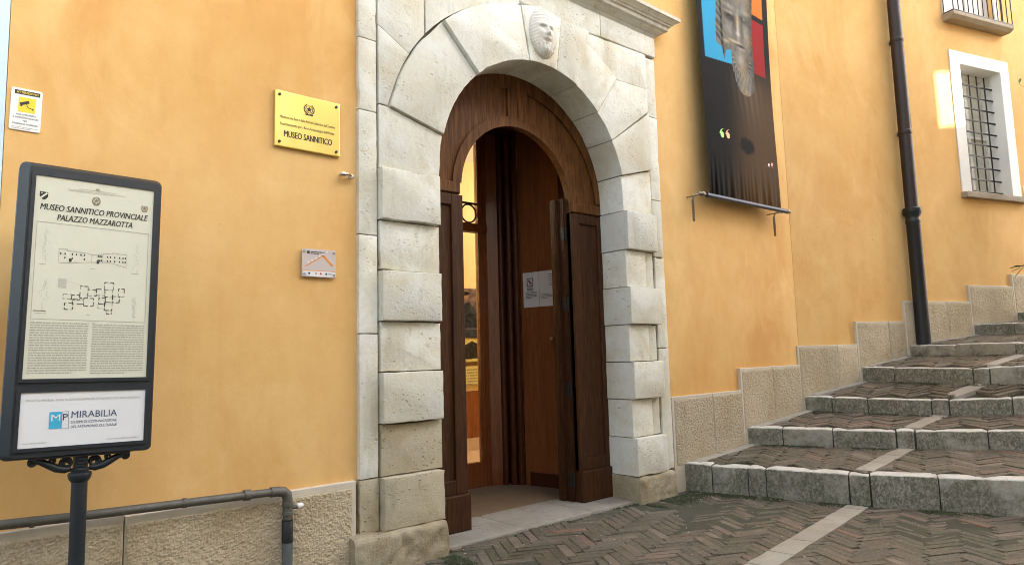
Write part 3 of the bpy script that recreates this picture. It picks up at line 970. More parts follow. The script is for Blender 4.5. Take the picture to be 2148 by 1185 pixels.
# carved mask on the keystone
def mask_h(u, v):
    """relief height over an oval; u, v in -1..1 (v up)"""
    rr = (u / 0.86) ** 2 + (v / 0.98) ** 2
    if rr > 1: return 0.0
    h = 0.050 * math.sqrt(max(0, 1 - rr)) + 0.006
    g = lambda x, y, sx, sy: math.exp(-((u - x) / sx) ** 2 - ((v - y) / sy) ** 2)
    face = math.exp(-(u / 0.50) ** 4 - ((v - 0.02) / 0.72) ** 4)
    h += 0.012 * face
    h += 0.030 * g(0, 0.02, 0.11, 0.20) + 0.022 * g(0, -0.10, 0.15, 0.08)      # nose
    h += 0.015 * g(-0.24, 0.26, 0.20, 0.055) + 0.015 * g(0.24, 0.26, 0.20, 0.055)  # brows
    h -= 0.020 * g(-0.24, 0.13, 0.14, 0.075) + 0.020 * g(0.24, 0.13, 0.14, 0.075)  # sockets
    h += 0.012 * g(-0.24, 0.12, 0.09, 0.04) + 0.012 * g(0.24, 0.12, 0.09, 0.04)    # eyes
    h += 0.010 * g(-0.30, -0.10, 0.14, 0.12) + 0.010 * g(0.30, -0.10, 0.14, 0.12)  # cheeks
    h += 0.012 * g(0, -0.26, 0.24, 0.05)                                           # moustache
    h -= 0.020 * g(0, -0.36, 0.17, 0.045)                                          # open mouth
    h += 0.010 * g(0, -0.44, 0.15, 0.04)
    h += 0.022 * g(0, -0.70, 0.26, 0.17)                                           # beard ball
    if v < -0.52: h += 0.004 * math.sin(u * 34 + v * 8)
    if abs(u) > 0.40 and v < 0.45:                                                 # combed side locks
        h += 0.0024 * math.sin((v + 0.55 * abs(u)) * 46) * min(1, (abs(u) - 0.40) * 6)
    if v > 0.40: h += 0.0032 * math.sin(v * 44 + abs(u) * 9) * min(1, (v - 0.40) * 6)
    return h
nx, ny = 56, 68
b = MB(); vs = []
for j in range(ny + 1):
    for i in range(nx + 1):
        u, v = -1 + 2 * i / nx, -1 + 2 * j / ny
        h = mask_h(u, v)
        vs.append((0.862 + u * 0.154, -0.090 - h * 0.82, 3.272 + v * 0.184))
fs = []
for j in range(ny):
    for i in range(nx):
        u, v = -1 + 2 * (i + .5) / nx, -1 + 2 * (j + .5) / ny
        if (u / 0.88) ** 2 + v ** 2 < 1.0: fs.append((j*(nx+1)+i, j*(nx+1)+i+1, (j+1)*(nx+1)+i+1, (j+1)*(nx+1)+i))
b.add(vs, fs)
b.build('carved_mask', M['mask'], portal, smooth=True, fix=False)

# ---- threshold and floor
for x0, x1 in ((-0.045, 0.62), (0.624, 1.25), (1.254, 1.725)):
    bb = MB(); worn_block(bb, (x0, -0.035), (x1, -0.035), (0, -1), -0.146, -0.30, 0.49, x0, amp=0.004, step=0.035, rnd=0.008)
    autosmooth(bb.build('threshold_stone', M['thresh'], portal), 50)
mb = MB(); mb.box((0.0, 0.462, -0.35), (1.75, 1.30, -0.150)); mb.build('lobby_floor', M['mat'], museum)
mb = MB(); mb.box((-0.8, 1.305, -0.35), (5.0, 3.2, -0.152)); mb.build('hall_floor', M['floor_in'], museum)

# ---- wooden door frame in the arch
frame = MB()
YF = -0.205                                         # d value of the frame face (0.205 m behind the facade)
DC = Vector((0.862, 2.127)); DR = 0.540
def dpts(r, a0, a1, n, c=DC): return [(c.x + r * math.cos(R(a0 + (a1-a0)*i/n)), c.y + r * math.sin(R(a0 + (a1-a0)*i/n))) for i in range(n+1)]
frame.prism([(-0.10, 2.084), (-0.10, 2.30)] + dpts(0.95, 172, 8, 28, AC) + [(1.80, 2.30), (1.80, 2.084), (1.402, 2.084)] + dpts(DR + .002, 0, 180, 28) + [(0.322, 2.084)], fxz, YF - 0.07, YF - 0.016)
door_frame = frame.build('door_frame', M['wood_arch'], museum)
for s in (0, 1):
    b = MB()
    X = (lambda p: p) if s == 0 else (lambda p: (2 * 0.862 - p[0], p[1]))
    seq = (lambda l: l) if s == 0 else (lambda l: l[::-1])
    def piece(pts, f=YF, bv=0.006):
        b.prism(seq([X(p) for p in pts]), fxz, YF - 0.05, f, bv)
    piece([(-0.10, 2.088), (0.318, 2.088), (0.318, 2.165), (-0.10, 2.165)])                                     # bottom rail
    piece(dpts(0.60, 93.5, 176, 16)[::1] and ([p for p in dpts(DR, 176, 90.2, 18)] + [p for p in dpts(0.603, 90.2, 176, 18)])[::-1] , YF, 0.005)   # inner ring
    piece(([p for p in dpts(0.825, 176, 90.2, 20)] + [p for p in dpts(0.97, 90.2, 176, 20)])[::-1], YF, 0.005)                                      # outer ring
    piece([(0.765, 2.715), (0.860, 2.725), (0.860, 2.985), (0.765, 2.985)], YF + 0.0012, 0.004)                  # centre stile
    b.build('arch_panel', M['wood_arch'], door_frame)
for s, (xa, xb, pa, pb_) in enumerate(((-0.06, 0.336, -0.02, 0.240), (1.398, 1.775, 1.478, 1.690))):
    b = MB()
    bx = lambda x0, z0, x1, z1, f, bv=0.005: b.prism([(x0, z0), (x1, z0), (x1, z1), (x0, z1)], fxz, YF - 0.05, f, bv)
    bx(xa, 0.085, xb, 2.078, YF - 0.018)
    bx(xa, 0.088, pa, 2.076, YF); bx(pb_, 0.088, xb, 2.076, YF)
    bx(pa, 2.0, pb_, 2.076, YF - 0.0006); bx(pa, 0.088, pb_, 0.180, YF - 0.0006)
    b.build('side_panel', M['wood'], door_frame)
    b = MB()
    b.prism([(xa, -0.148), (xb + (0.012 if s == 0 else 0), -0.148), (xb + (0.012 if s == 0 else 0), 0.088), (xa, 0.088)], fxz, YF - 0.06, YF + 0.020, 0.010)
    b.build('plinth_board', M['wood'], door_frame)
# folded leaves behind the right-hand panel
for s, (y0, y1, x0) in enumerate(((0.275, 0.328, 1.372), (0.338, 0.395, 1.345))):
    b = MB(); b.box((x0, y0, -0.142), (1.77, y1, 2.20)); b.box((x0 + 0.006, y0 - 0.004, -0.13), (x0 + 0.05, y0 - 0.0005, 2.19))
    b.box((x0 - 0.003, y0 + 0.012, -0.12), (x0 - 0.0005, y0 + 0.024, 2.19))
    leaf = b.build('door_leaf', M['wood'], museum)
    if s == 0:
        for z in (0.02, 0.70, 1.36, 1.92):
            h = MB(); h.tube([(x0 + 0.012, 0.266, z - 0.055), (x0 + 0.012, 0.266, z + 0.055)], 0.009, 8)
            h.box((x0 - 0.004, 0.271, z - 0.05), (x0 - 0.001, 0.318, z + 0.05))
            h.build('hinge', M['iron'], leaf)

# ---- lobby: wood-lined, the door on its right carries a notice
la, lc = Vector((1.700, 0.66)), Vector((1.608, 1.080))
lt = (lc - la).normalized(); ln = Vector((-lt.y, lt.x))           # ln points into the lobby
if ln.x > 0: ln = -ln
flob = lambda a, b_, d: Vector((la.x + lt.x * a + ln.x * d, la.y + lt.y * a + ln.y * d, b_))
b = MB()
b.prism([(-0.30, -0.149), (0.425, -0.149), (0.425, 3.0), (-0.30, 3.0)], flob, -0.04, 0.0)
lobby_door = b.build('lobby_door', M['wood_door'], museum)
b = MB(); b.prism([(-0.02, -0.149), (0.375, -0.149), (0.375, -0.035), (-0.02, -0.035)], flob, 0.0, 0.012, 0.004); b.build('kick_board', M['wood_dk'], lobby_door)
b = MB(); b.prism([(-0.28, -0.149), (-0.022, -0.149), (-0.022, 3.0), (-0.28, 3.0)], flob, 0.0, 0.03, 0.004); b.build('door_post', M['wood_dk'], lobby_door)
b = MB()
kp = flob(0.075, 1.105, 0.0); kn = Vector((ln.x, ln.y, 0))
b.tube([kp + kn * -0.001, kp + kn * 0.006], 0.026, 14); b.tube([kp + kn * 0.006, kp + kn * 0.035], 0.007, 8); b.ball(kp + kn * 0.048, 0.020, 12)
b.build('door_knob', M['brass_knob'], lobby_door, smooth=True)
b = MB()
for x, y, r_ in ((1.592, 1.112, 0.032), (1.552, 1.165, 0.030), (1.502, 1.222, 0.030)):
    b.tube([(x, y, -0.149), (x, y, 3.0)], r_, 14)
b.box((1.47, 1.24, -0.149), (1.75, 1.32, 3.0)); b.box((1.62, 1.1, -0.149), (1.75, 1.24, 3.0))
b.build('corner_moulding', M['wood_dk'], museum, smooth=False)
autosmooth(bpy.data.objects['corner_moulding'], 40)
b = MB(); b.add([(1.385, 1.272, -0.149), (1.475, 1.225, -0.149), (1.475, 1.30, -0.149), (1.385, 1.30, -0.149), (1.385, 1.272, 3.0), (1.475, 1.225, 3.0), (1.475, 1.30, 3.0), (1.385, 1.30, 3.0)],
    [(0,3,2,1),(4,5,6,7),(0,1,5,4),(1,2,6,5),(2,3,7,6),(3,0,4,7)])
b.build('jamb_board', M['wood_in'], museum)
b = MB()
for x0, x1, z0, z1, y0 in ((1.297, 1.342, -0.149, 3.0, 1.285), (1.342, 1.386, -0.149, 3.0, 1.279), (0.15, 1.297, -0.149, 0.060, 1.285), (0.15, 1.386, 2.075, 2.150, 1.262), (0.15, 0.24, 0.06, 3.0, 1.285), (0.15, 1.297, 2.93, 3.0, 1.285)):
    b.box((x0, y0, z0), (x1, 1.33, z1))
gdoor = b.build('glazed_door', M['wood_in'], museum)
b = MB(); b.box((0.24, 1.305, 0.06), (1.297, 1.311, 2.075)); b.box((0.24, 1.305, 2.15), (1.297, 1.311, 2.93)); b.build('door_pane', M['glass'], gdoor)
b = MB()
for cx in (0.33, 0.55, 0.77, 0.99, 1.204):
    b.tube([(cx + 0.082 * math.cos(a), 1.295, 2.243 + 0.082 * math.sin(a)) for a in [2 * math.pi * i / 28 for i in range(29)]], 0.008, 6)
b.box((0.24, 1.287, 2.328), (1.297, 1.303, 2.345))
b.build('ring_grille', M['iron'], gdoor)
b = MB()
b.box((0.0, 0.28, -0.149), (0.03, 0.75, 3.0)); b.add([(0.0, 0.75, -0.149), (0.15, 1.285, -0.149), (0.12, 1.33, -0.149), (-0.05, 0.75, -0.149), (0.0, 0.75, 3.0), (0.15, 1.285, 3.0), (0.12, 1.33, 3.0), (-0.05, 0.75, 3.0)],
    [(0,3,2,1),(4,5,6,7),(0,1,5,4),(1,2,6,5),(2,3,7,6),(3,0,4,7)])
b.build('lobby_side', M['wood_in'], museum)
b = MB(); b.box((-0.1, 0.27, 3.0), (1.9, 1.34, 3.05)); b.build('lobby_ceiling', M['wood_dk'], museum)

# ---- hall seen through the glass, with its ceiling lamp
YB = 3.18
b = MB(); b.box((-0.8, YB, -0.3), (5.0, YB + 0.2, 3.4)); b.box((-1.0, 1.34, -0.3), (-0.8, YB + 0.2, 3.4)); b.box((5.0, 0.31, -0.3), (5.2, YB + 0.2, 3.4))
b.box((1.9, 0.9, -0.3), (5.0, 1.0, 3.4)); b.box((-0.8, 1.34, -0.3), (0.14, 1.40, 3.4)); b.box((0.14, 1.335, 2.99), (1.9, 1.40, 3.4))
b.build('hall_wall', M['hall'], museum)
b = MB(); b.box((-1.0, 0.31, 3.4), (5.2, YB + 0.2, 3.5)); b.build('hall_ceiling', M['white_paint'], museum)
def lamp_mat():
    k = NB('lit_lamp_globe')
    e = k.n('ShaderNodeEmission'); e.inputs[0].default_value = (1.0, 0.80, 0.52, 1); e.inputs[1].default_value = 6.0
    k.link(e.outputs[0], k.o.inputs['Surface']); return k.m
for lx, lab in ((3.6, 'warm lit globe lamp hanging inside the hall, right of the lobby'), (-0.1, 'warm lit globe lamp hanging inside the hall, left of the lobby')):
    hl = thing('ceiling_lamp', (lx, 2.2, 3.4), lab, 'lamp', 'globe lamps in the hall')
    b = MB(); b.ball((lx, 2.2, 2.85), 0.16, 16); b.build('globe', bpy.data.materials.get('lit_lamp_globe') or lamp_mat(), hl, smooth=True)
    b = MB(); b.tube([(lx, 2.2, 3.01), (lx, 2.2, 3.4)], 0.01, 8); b.build('rod', M['iron'], hl)
    lp = bpy.data.lights.new('lamp_light', 'POINT'); lp.energy = LAMP * (1.0 if lx > 1 else 1.6); lp.color = (1.0, 0.90, 0.70); lp.shadow_soft_size = 0.15
    lo = bpy.data.objects.new('lamp_light', lp); COL.objects.link(lo); lo.location = (lx, 2.2, 2.60); attach(lo, hl)
b = MB(); b.box((-0.8, YB - 0.025, 0.0), (5.0, YB - 0.001, 0.555)); dado = b.build('wood_dado', M['wood_in'], museum)
b = MB(); b.box((-0.8, YB - 0.03, -0.152), (5.0, YB - 0.001, -0.002)); b.build('skirting', M['floor_in'], museum)

# ---- plinth: bush-hammered slabs with a smooth margin
def slab(fr, u0, u1, z0, z1, face, name, parent, top=0.03, l=0.0, r=0.0, seed=0, res=0.012, amp=0.010, back=0.0, gran=72):
    """fr(u, z, off): margins of given width along the top / left / right, rough field inside"""
    b = MB()
    b.prism([(u0 + .001, z0), (u1 - .001, z0), (u1 - .001, z1), (u0 + .001, z1)], lambda a, c, d: fr(a, c, d), back - 0.06, face, 0.004, mi=0)
    # rough field stands a little proud of the margin
    a0, a1, c0, c1 = u0 + max(l, .004), u1 - max(r, .004), max(z0, z1 - 0.55), z1 - top
    nx, ny = max(4, int((a1 - a0) / res)), max(4, int((c1 - c0) / res))
    vs = []
    for j in range(ny + 1):
        for i in range(nx + 1):
            a, c = a0 + (a1 - a0) * i / nx, c0 + (c1 - c0) * j / ny
            e = min(i, nx - i, j + 3, ny - j)
            q = Vector((a * gran, c * gran, seed))
            h = 0.75 - 1.35 * noise.voronoi(q)[0][0] + noise.noise(q * 1.7) * 0.35 + noise.noise(q * 0.25) * 0.3
            d = face + 0.002 + (0.5 + h) * amp * min(1.0, e / 1.5)
            if e == 0: d = face + 0.0008
            vs.append(fr(a, c, d))
    fs = [(j*(nx+1)+i, j*(nx+1)+i+1, (j+1)*(nx+1)+i+1, (j+1)*(nx+1)+i) for j in range(ny) for i in range(nx)]
    b.add(vs, fs, 1)
    o = b.build(name, [M['plinth_rim'], M['plinth']], parent, fix=False)
    return o
f1 = lambda u, z, d: Vector((u, -d, z))
mb = MB(); mb.box((-2.18, -0.012, -0.5), (-0.58, -0.002, 0.30)); plinth = mb.build('plinth', M['mortar'], museum)
slab(f1, -1.710, -0.596, -0.45, 0.322, 0.032, 'plinth_slab', plinth, 0.036, 0.003, 0.024, 1, 0.0056, 0.0060, gran=92)
slab(f1, -2.196, -1.713, -0.45, 0.332, 0.032, 'plinth_slab', plinth, 0.036, 0.003, 0.003, 2, 0.0056, 0.0060, gran=92)
for u0, u1, z0, z1, l, t in ((2.250, 2.835, -0.3, 0.597, 0.028, 0.022), (2.838, 3.305, -0.2, 0.597, 0.003, 0.022)):
    slab(f1, u0, u1, z0, z1, 0.030, 'plinth_slab', plinth, t, l, 0.003, u0, 0.0085, 0.007)
for u0, u1, z0, z1, l, t in ((3.290 + .017, 3.885, 0.0, 0.796, 0.026, 0.022), (3.888, 4.440, 0.1, 0.796, 0.003, 0.022)):
    slab(f1, u0, u1, z0, z1, 0.030, 'plinth_slab', plinth, t, l, 0.003, u0, 0.010, 0.006)
for u0, u1, z0, z1, l in ((-0.052, 0.522, 0.2, 0.990, 0.026), (0.525, 0.822, 0.2, 0.990, 0.003), (0.825, 1.338, 0.4, 1.236, 0.024), (1.341, 1.606, 0.4, 1.236, 0.003),
                          (1.609, 2.358, 0.6, 1.468, 0.024), (2.361, 2.788, 0.6, 1.468, 0.003), (2.791, 3.650, 0.9, 1.668, 0.024), (3.653, 4.70, 1.1, 1.822, 0.026), (4.703, 6.2, 1.2, 2.0, 0.026)):
    slab(f2, u0, u1, z0, z1, 0.030, 'plinth_slab', plinth, 0.020, l, 0.003, u0 + 9, 0.014, 0.005)

# ---- barred window
b = MB()
g = 0.012
b.prism([(2.885, 2.836), (WU0, 2.836), (WU0, WZ1), (2.885, WZ1)], f2, -0.02, g, 0.003)
b.prism([(WU1, 2.836), (4.075, 2.836), (4.075, WZ1), (WU1, WZ1)], f2, -0.02, g, 0.003)
b.prism([(2.885, WZ1), (4.075, WZ1), (4.075, 4.682), (2.885, 4.682)], f2, -0.02, g, 0.003)
for u0, u1, z0, z1 in ((WU0 + .0005, WU0 + .004, 2.836, WZ1), (WU1 - .004, WU1 - .0005, 2.836, WZ1), (WU0 + .004, WU1 - .004, WZ1 - .004, WZ1 - .0005)):
    b.prism([(u0, z0), (u1, z0), (u1, z1), (u0, z1)], f2, -0.26, g - 0.001)
window = b.build('window', M['white_paint'], museum)
b = MB()
o_ = -0.205
for u0, u1, z0, z1 in ((3.075, 3.13, 2.84, 4.515), (3.84, 3.896, 2.84, 4.515), (3.46, 3.51, 2.84, 4.515), (3.13, 3.46, 4.45, 4.515), (3.51, 3.84, 4.45, 4.515), (3.13, 3.46, 2.84, 2.92), (3.51, 3.84, 2.84, 2.92), (3.13, 3.46, 3.64, 3.68), (3.51, 3.84, 3.64, 3.68)):
    b.prism([(u0, z0), (u1, z0), (u1, z1), (u0, z1)], f2, -0.25, o_, 0.006)
b.build('window_frame', M['white_paint'], window)
M['wglass'] = plain('curtained_glass', (0.60, 0.60, 0.50), 0.15, var=0.2)
for u0, u1 in ((3.13, 3.46), (3.51, 3.84)):
    for z0, z1 in ((2.92, 3.64), (3.68, 4.45)):
        b = MB(); b.prism([(u0, z0), (u1, z0), (u1, z1), (u0, z1)], f2, -0.235, -0.228); b.build('window_pane', M['wglass'], window)
GO = -0.115
for i in range(5):
    u = 3.115 + 0.157 * i
    b = MB(); b.tube([w2(u, 2.842, GO), w2(u, 4.47, GO)], 0.0085, 6); b.build('window_bar', M['iron'], window)
for i in range(10):
    z = 2.905 + 0.1575 * i
    b = MB(); b.prism([(3.085, z - .009), (WU1 - 0.006, z - .009), (WU1 - 0.006, z + .009), (3.085, z + .009)], f2, GO - 0.006, GO + 0.006); b.build('window_bar', M['iron'], window)
b = MB(); worn_block(b, w2(2.872, 0, 0.085).xy, w2(4.145, 0, 0.085).xy, N2.xy, 2.834, 2.762, 0.33, 5.5, 0.006, 0.03, 0.012)
autosmooth(b.build('window_sill', M['sill'], window), 50)

# ---- shallow balcony with its white glazed door
b = MB()
b.rings([[w2(u, z, o) for u, z, o in ((2.845, 5.045, 0.0), (2.845, 5.045, 0.11), (2.83, 5.085, 0.150), (2.83, 5.128, 0.152), (2.83, 5.128, 0.0))],
         [w2(u, z, o) for u, z, o in ((4.035, 5.045, 0.0), (4.035, 5.045, 0.11), (4.05, 5.085, 0.150), (4.05, 5.128, 0.152), (4.05, 5.128, 0.0))]], True, True, True)
balcony = b.build('balcony', M['sill'], museum)
b = MB()
b.prism([(2.84, 5.132), (4.045, 5.132), (4.045, 5.148), (2.84, 5.148)], f2, 0.135, 0.149)
b.prism([(2.84, 5.132), (2.854, 5.132), (2.854, 5.148), (2.84, 5.148)], f2, 0.0, 0.135)
b.prism([(4.031, 5.132), (4.045, 5.132), (4.045, 5.148), (4.031, 5.148)], f2, 0.0, 0.135)
b.build('foot_rail', M['iron'], balcony)
b = MB(); b.prism([(2.835, 6.10), (4.05, 6.10), (4.05, 6.13), (2.835, 6.13)], f2, 0.13, 0.154); b.build('handrail', M['iron'], balcony)
for i in range(13):
    u = 2.847 + i * (4.038 - 2.847) / 12
    b = MB(); b.tube([w2(u, 5.148, 0.142), w2(u, 6.10, 0.142)], 0.0065, 6); b.build('balcony_bar', M['iron'], balcony)
for u in (2.847, 4.038):
    b = MB(); b.tube([w2(u, 5.148, 0.02), w2(u, 6.10, 0.02)], 0.0065, 6); b.build('balcony_bar', M['iron'], balcony)
b = MB()
for u0, u1, z0, z1, d0, d1 in ((2.84, 3.069, 5.13, 7.5, 0.0, 0.02), (3.901, 3.99, 5.13, 7.5, 0.0, 0.02), (3.069, 3.901, 7.4, 7.5, 0.0, 0.02), (3.071, 3.12, 5.13, 7.4, -0.12, -0.06), (3.85, 3.899, 5.13, 7.4, -0.12, -0.06), (3.42, 3.49, 5.13, 7.4, -0.12, -0.06), (3.12, 3.42, 5.13, 5.65, -0.11, -0.075), (3.49, 3.85, 5.13, 5.65, -0.11, -0.075)):
    b.prism([(u0, z0), (u1, z0), (u1, z1), (u0, z1)], f2, d0, d1, 0.004)
bd = b.build('balcony_door', M['white_paint'], museum)
for u0, u1 in ((3.12, 3.42), (3.49, 3.85)):
    b = MB(); b.prism([(u0, 5.65), (u1, 5.65), (u1, 7.4), (u0, 7.4)], f2, -0.10, -0.095); b.build('door_pane', M['wglass'], bd)

# ================================================================== THINGS ON THE WALL
# ---- downpipe in two makes
dp = thing('downpipe', w2(1.815, 1.0, 0.09), 'tall downpipe, brown above a collar and black below, standing on the steps', 'downpipe')
def pz(u, z): return w2(u, z, 0.09)
b = MB(); b.lathe(pz(1.815, 0), [(0.070, 2.50), (0.070, 5.0), (0.070, 8.1)], 18); up = autosmooth(b.build('upper_pipe', M['brownpipe'], dp))
for z in (3.42, 4.55, 5.5):
    b = MB(); b.lathe(pz(1.815, 0), [(0.0712, z), (0.0745, z + .006), (0.0745, z + .05), (0.0712, z + .056)], 18)
    p = w2(1.815, z + .028, 0.0); b.box((-.012, -.012, -.02), (.012, .09, .02), lambda v, p=p: p + T2 * v.x + N2 * v.y + Vector((0, 0, v.z)))
    autosmooth(b.build('pipe_clip', M['brownpipe'], dp))
b = MB(); b.lathe(pz(1.815, 0), [(0.074, 0.70), (0.074, 2.36), (0.080, 2.375), (0.080, 2.40), (0.074, 2.415), (0.076, 2.44), (0.096, 2.485), (0.100, 2.50), (0.100, 2.535), (0.092, 2.545), (0.072, 2.546)], 20); autosmooth(b.build('lower_pipe', M['blackpipe'], dp), 35)
b = MB(); b.rings([[w2(1.815, 0, 0.09) + (N2 * math.cos(a) * -1 * -0.0725 + T2 * math.sin(a) * 0.0725) + Vector((0, 0, z)) for a in [R(t) for t in (28, 40, 52, 64)]] for z in (3.50, 3.66)], False, False, False)
b.build('sticker', M['paper'], dp, fix=False)

# ---- hanging banner
BX0, BX1, BZ0, BZ1 = 2.812, 4.085, 2.355, 4.85
bn = thing('banner', (3.45, -0.13, BZ0), 'long black vinyl banner printed with a bearded bronze head, hanging right of the portal', 'banner')
def cloth(a, z):
    """distance from the wall: puckered towards the bottom rod"""
    t = max(0.0, min(1.0, (2.86 - z) / 0.55))
    f = 0.5 + 0.5 * noise.noise(Vector((a * 1.3, 2.2, 0)))
    fold = 0.012 * t * t * (math.sin(a * 40 + 3.2 * math.sin(a * 5.1)) * f + 0.4 * math.sin(a * 83 + 2.0 * math.sin(a * 9)))
    return 0.125 + fold + 0.012 * math.sin(z * 1.9 + a)
def smooth(a, b, x):
    t = max(0.0, min(1.0, (x - a) / (b - a))); return t * t * (3 - 2 * t)
HEAD = [(3.15, 5.2), (3.14, 4.28), (3.11, 4.03), (3.10, 3.86), (3.19, 3.84), (3.23, 3.72), (3.27, 3.83), (3.36, 3.85), (3.36, 3.70), (3.40, 3.57), (3.45, 3.49), (3.52, 3.44), (3.60, 3.43), (3.68, 3.47), (3.74, 3.53), (3.77, 3.76), (3.76, 3.91), (3.77, 4.26), (3.79, 4.5), (3.80, 5.2)]
def inside(x, z, poly):
    c = False; n = len(poly)
    for i in range(n):
        (x0, z0), (x1, z1) = poly[i - 1], poly[i]
        if (z0 > z) != (z1 > z) and x < (x1 - x0) * (z - z0) / (z1 - z0) + x0: c = not c
    return c
def headprint(x, z):
    """a bearded head in dull bronze as photographed on the print: colour or None"""
    n1 = noise.noise(Vector((x * 24, z * 24, 3))); n2 = noise.noise(Vector((x * 8, z * 8, 1)))
    if z < 3.40 or not inside(x + 0.012 * n1, z + 0.012 * n1, HEAD): return None
    g = lambda a, b, sx, sy: math.exp(-((x - a) / sx) ** 2 - ((z - b) / sy) ** 2)
    s = 0.47 + 0.10 * n2 + 0.10 * smooth(3.3, 3.6, x) - 0.26 * smooth(3.62, 3.80, x)
    s += 0.36 * g(3.505, 4.12, 0.026, 0.13) - 0.20 * g(3.575, 4.12, 0.035, 0.13) - 0.16 * g(3.44, 4.10, 0.04, 0.10)   # nose and its sides
    s += 0.28 * g(3.49, 4.055, 0.05, 0.025)
    s -= 0.34 * g(3.37, 4.19, 0.085, 0.035) + 0.28 * g(3.62, 4.23, 0.07, 0.035)                # eye hollows
    s += 0.34 * g(3.36, 4.235, 0.080, 0.012) + 0.16 * g(3.37, 4.185, 0.04, 0.012) + 0.30 * g(3.62, 4.235, 0.03, 0.014)
    s += 0.22 * g(3.36, 4.30, 0.11, 0.022) + 0.18 * g(3.63, 4.31, 0.09, 0.022)
    s += 0.22 * g(3.34, 4.06, 0.08, 0.07) + 0.14 * g(3.64, 4.08, 0.06, 0.07)                   # cheeks
    s += 0.40 * g(3.43, 3.955, 0.11, 0.014) + 0.30 * g(3.28, 3.92, 0.06, 0.016) - 0.42 * g(3.53, 3.935, 0.07, 0.012) + 0.26 * g(3.55, 3.905, 0.05, 0.012)
    s += 0.24 * g(3.52, 3.79, 0.07, 0.06) - 0.15 * g(3.64, 3.80, 0.06, 0.10)
    if x < 3.22: s += 0.13 * math.sin(z * 75 + x * 40 + 3 * n2) - 0.04                         # curls beside the face
    if 3.19 < x < 3.23: s -= 0.2
    ed = math.hypot((x - 3.54) / 0.155, (z - 3.79) / 0.14)
    if 0.85 < ed < 1.15 and z < 3.82: s += 0.13 * math.sin(math.atan2(z - 3.79, x - 3.54) * 22 + 2 * n2)
    if z < 3.66: s += 0.16 * math.sin((x - 3.56) / (0.35 + (3.8 - z) * -0.25) * 70 + 2 * n2) * smooth(3.68, 3.62, z)
    s = max(0.05, min(1.05, s + 0.10 * n1))
    warm = smooth(-0.2, 0.5, n2 + 0.4 * n1)
    c = Vector((0.40, 0.37, 0.33)).lerp(Vector((0.42, 0.34, 0.22)), warm) * s ** 1.7 * 1.2
    return c
nx, nz = 170, 320
def banner_colour(x, z):
    c = Vector((0.0035, 0.003, 0.003))
    brown_sheen = smooth(3.15, 3.75, x + 0.18 * (3.2 - z)) * smooth(3.95, 3.35, z)  # brown fade of the print, with the wall's reflection in the vinyl painted in
    c = c.lerp(Vector((0.085, 0.044, 0.017)), 0.85 * brown_sheen)
    if 2.895 < x < 3.37 and z > 3.66 + 0.10 * (x - 2.9): c = Vector((0.03, 0.30, 0.52))
    if 3.70 < x < 3.985 and z > 4.345 - 0.02 * (x - 3.7): c = Vector((0.55, 0.16, 0.02))
    if 3.72 < x < 3.985 and 3.72 < z < 4.285: c = Vector((0.26, 0.010, 0.010))
    h = headprint(x, z)
    if h: c = h
    else:
        d = noise.noise(Vector((x * 9, z * 5, 8))) + 0.7 * noise.noise(Vector((x * 25, z * 14, 2)))
        blot = math.exp(-((x - 3.50) / 0.16) ** 2 - ((z - 2.92) / 0.10) ** 2)
        if blot + 0.25 * d > 0.35: c = c.lerp(Vector((0.002, 0.002, 0.002)), smooth(0.35, 0.75, blot + 0.25 * d))
        tail = math.exp(-((x - 3.62 - (3.6 - z) * 0.12) / 0.22) ** 2) * smooth(2.95, 3.6, z) * smooth(3.75, 3.55, z)
        c = c.lerp(Vector((0.13, 0.095, 0.06)), 0.7 * tail * (0.6 + 0.4 * math.sin(x * 60 + z * 6)))
    return c
vs, cols = [], []
_dx, _dz = (BX1 - BX0) / nx / 4, (BZ1 - BZ0) / nz / 4
for j in range(nz + 1):
    z = BZ0 + (BZ1 - BZ0) * j / nz
    for i in range(nx + 1):
        x = BX0 + (BX1 - BX0) * i / nx
        vs.append((x, -cloth(x, z), z))
        if z > 3.35:
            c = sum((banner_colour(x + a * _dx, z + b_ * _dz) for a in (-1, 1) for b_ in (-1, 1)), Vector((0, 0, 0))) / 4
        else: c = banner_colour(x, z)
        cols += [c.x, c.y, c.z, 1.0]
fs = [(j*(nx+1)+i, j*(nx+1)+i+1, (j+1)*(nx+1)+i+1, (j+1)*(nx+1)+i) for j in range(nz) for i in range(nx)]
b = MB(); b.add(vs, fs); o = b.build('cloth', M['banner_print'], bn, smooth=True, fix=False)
ca = o.data.color_attributes.new('Col', 'FLOAT_COLOR', 'POINT'); ca.data.foreach_set('color', cols)
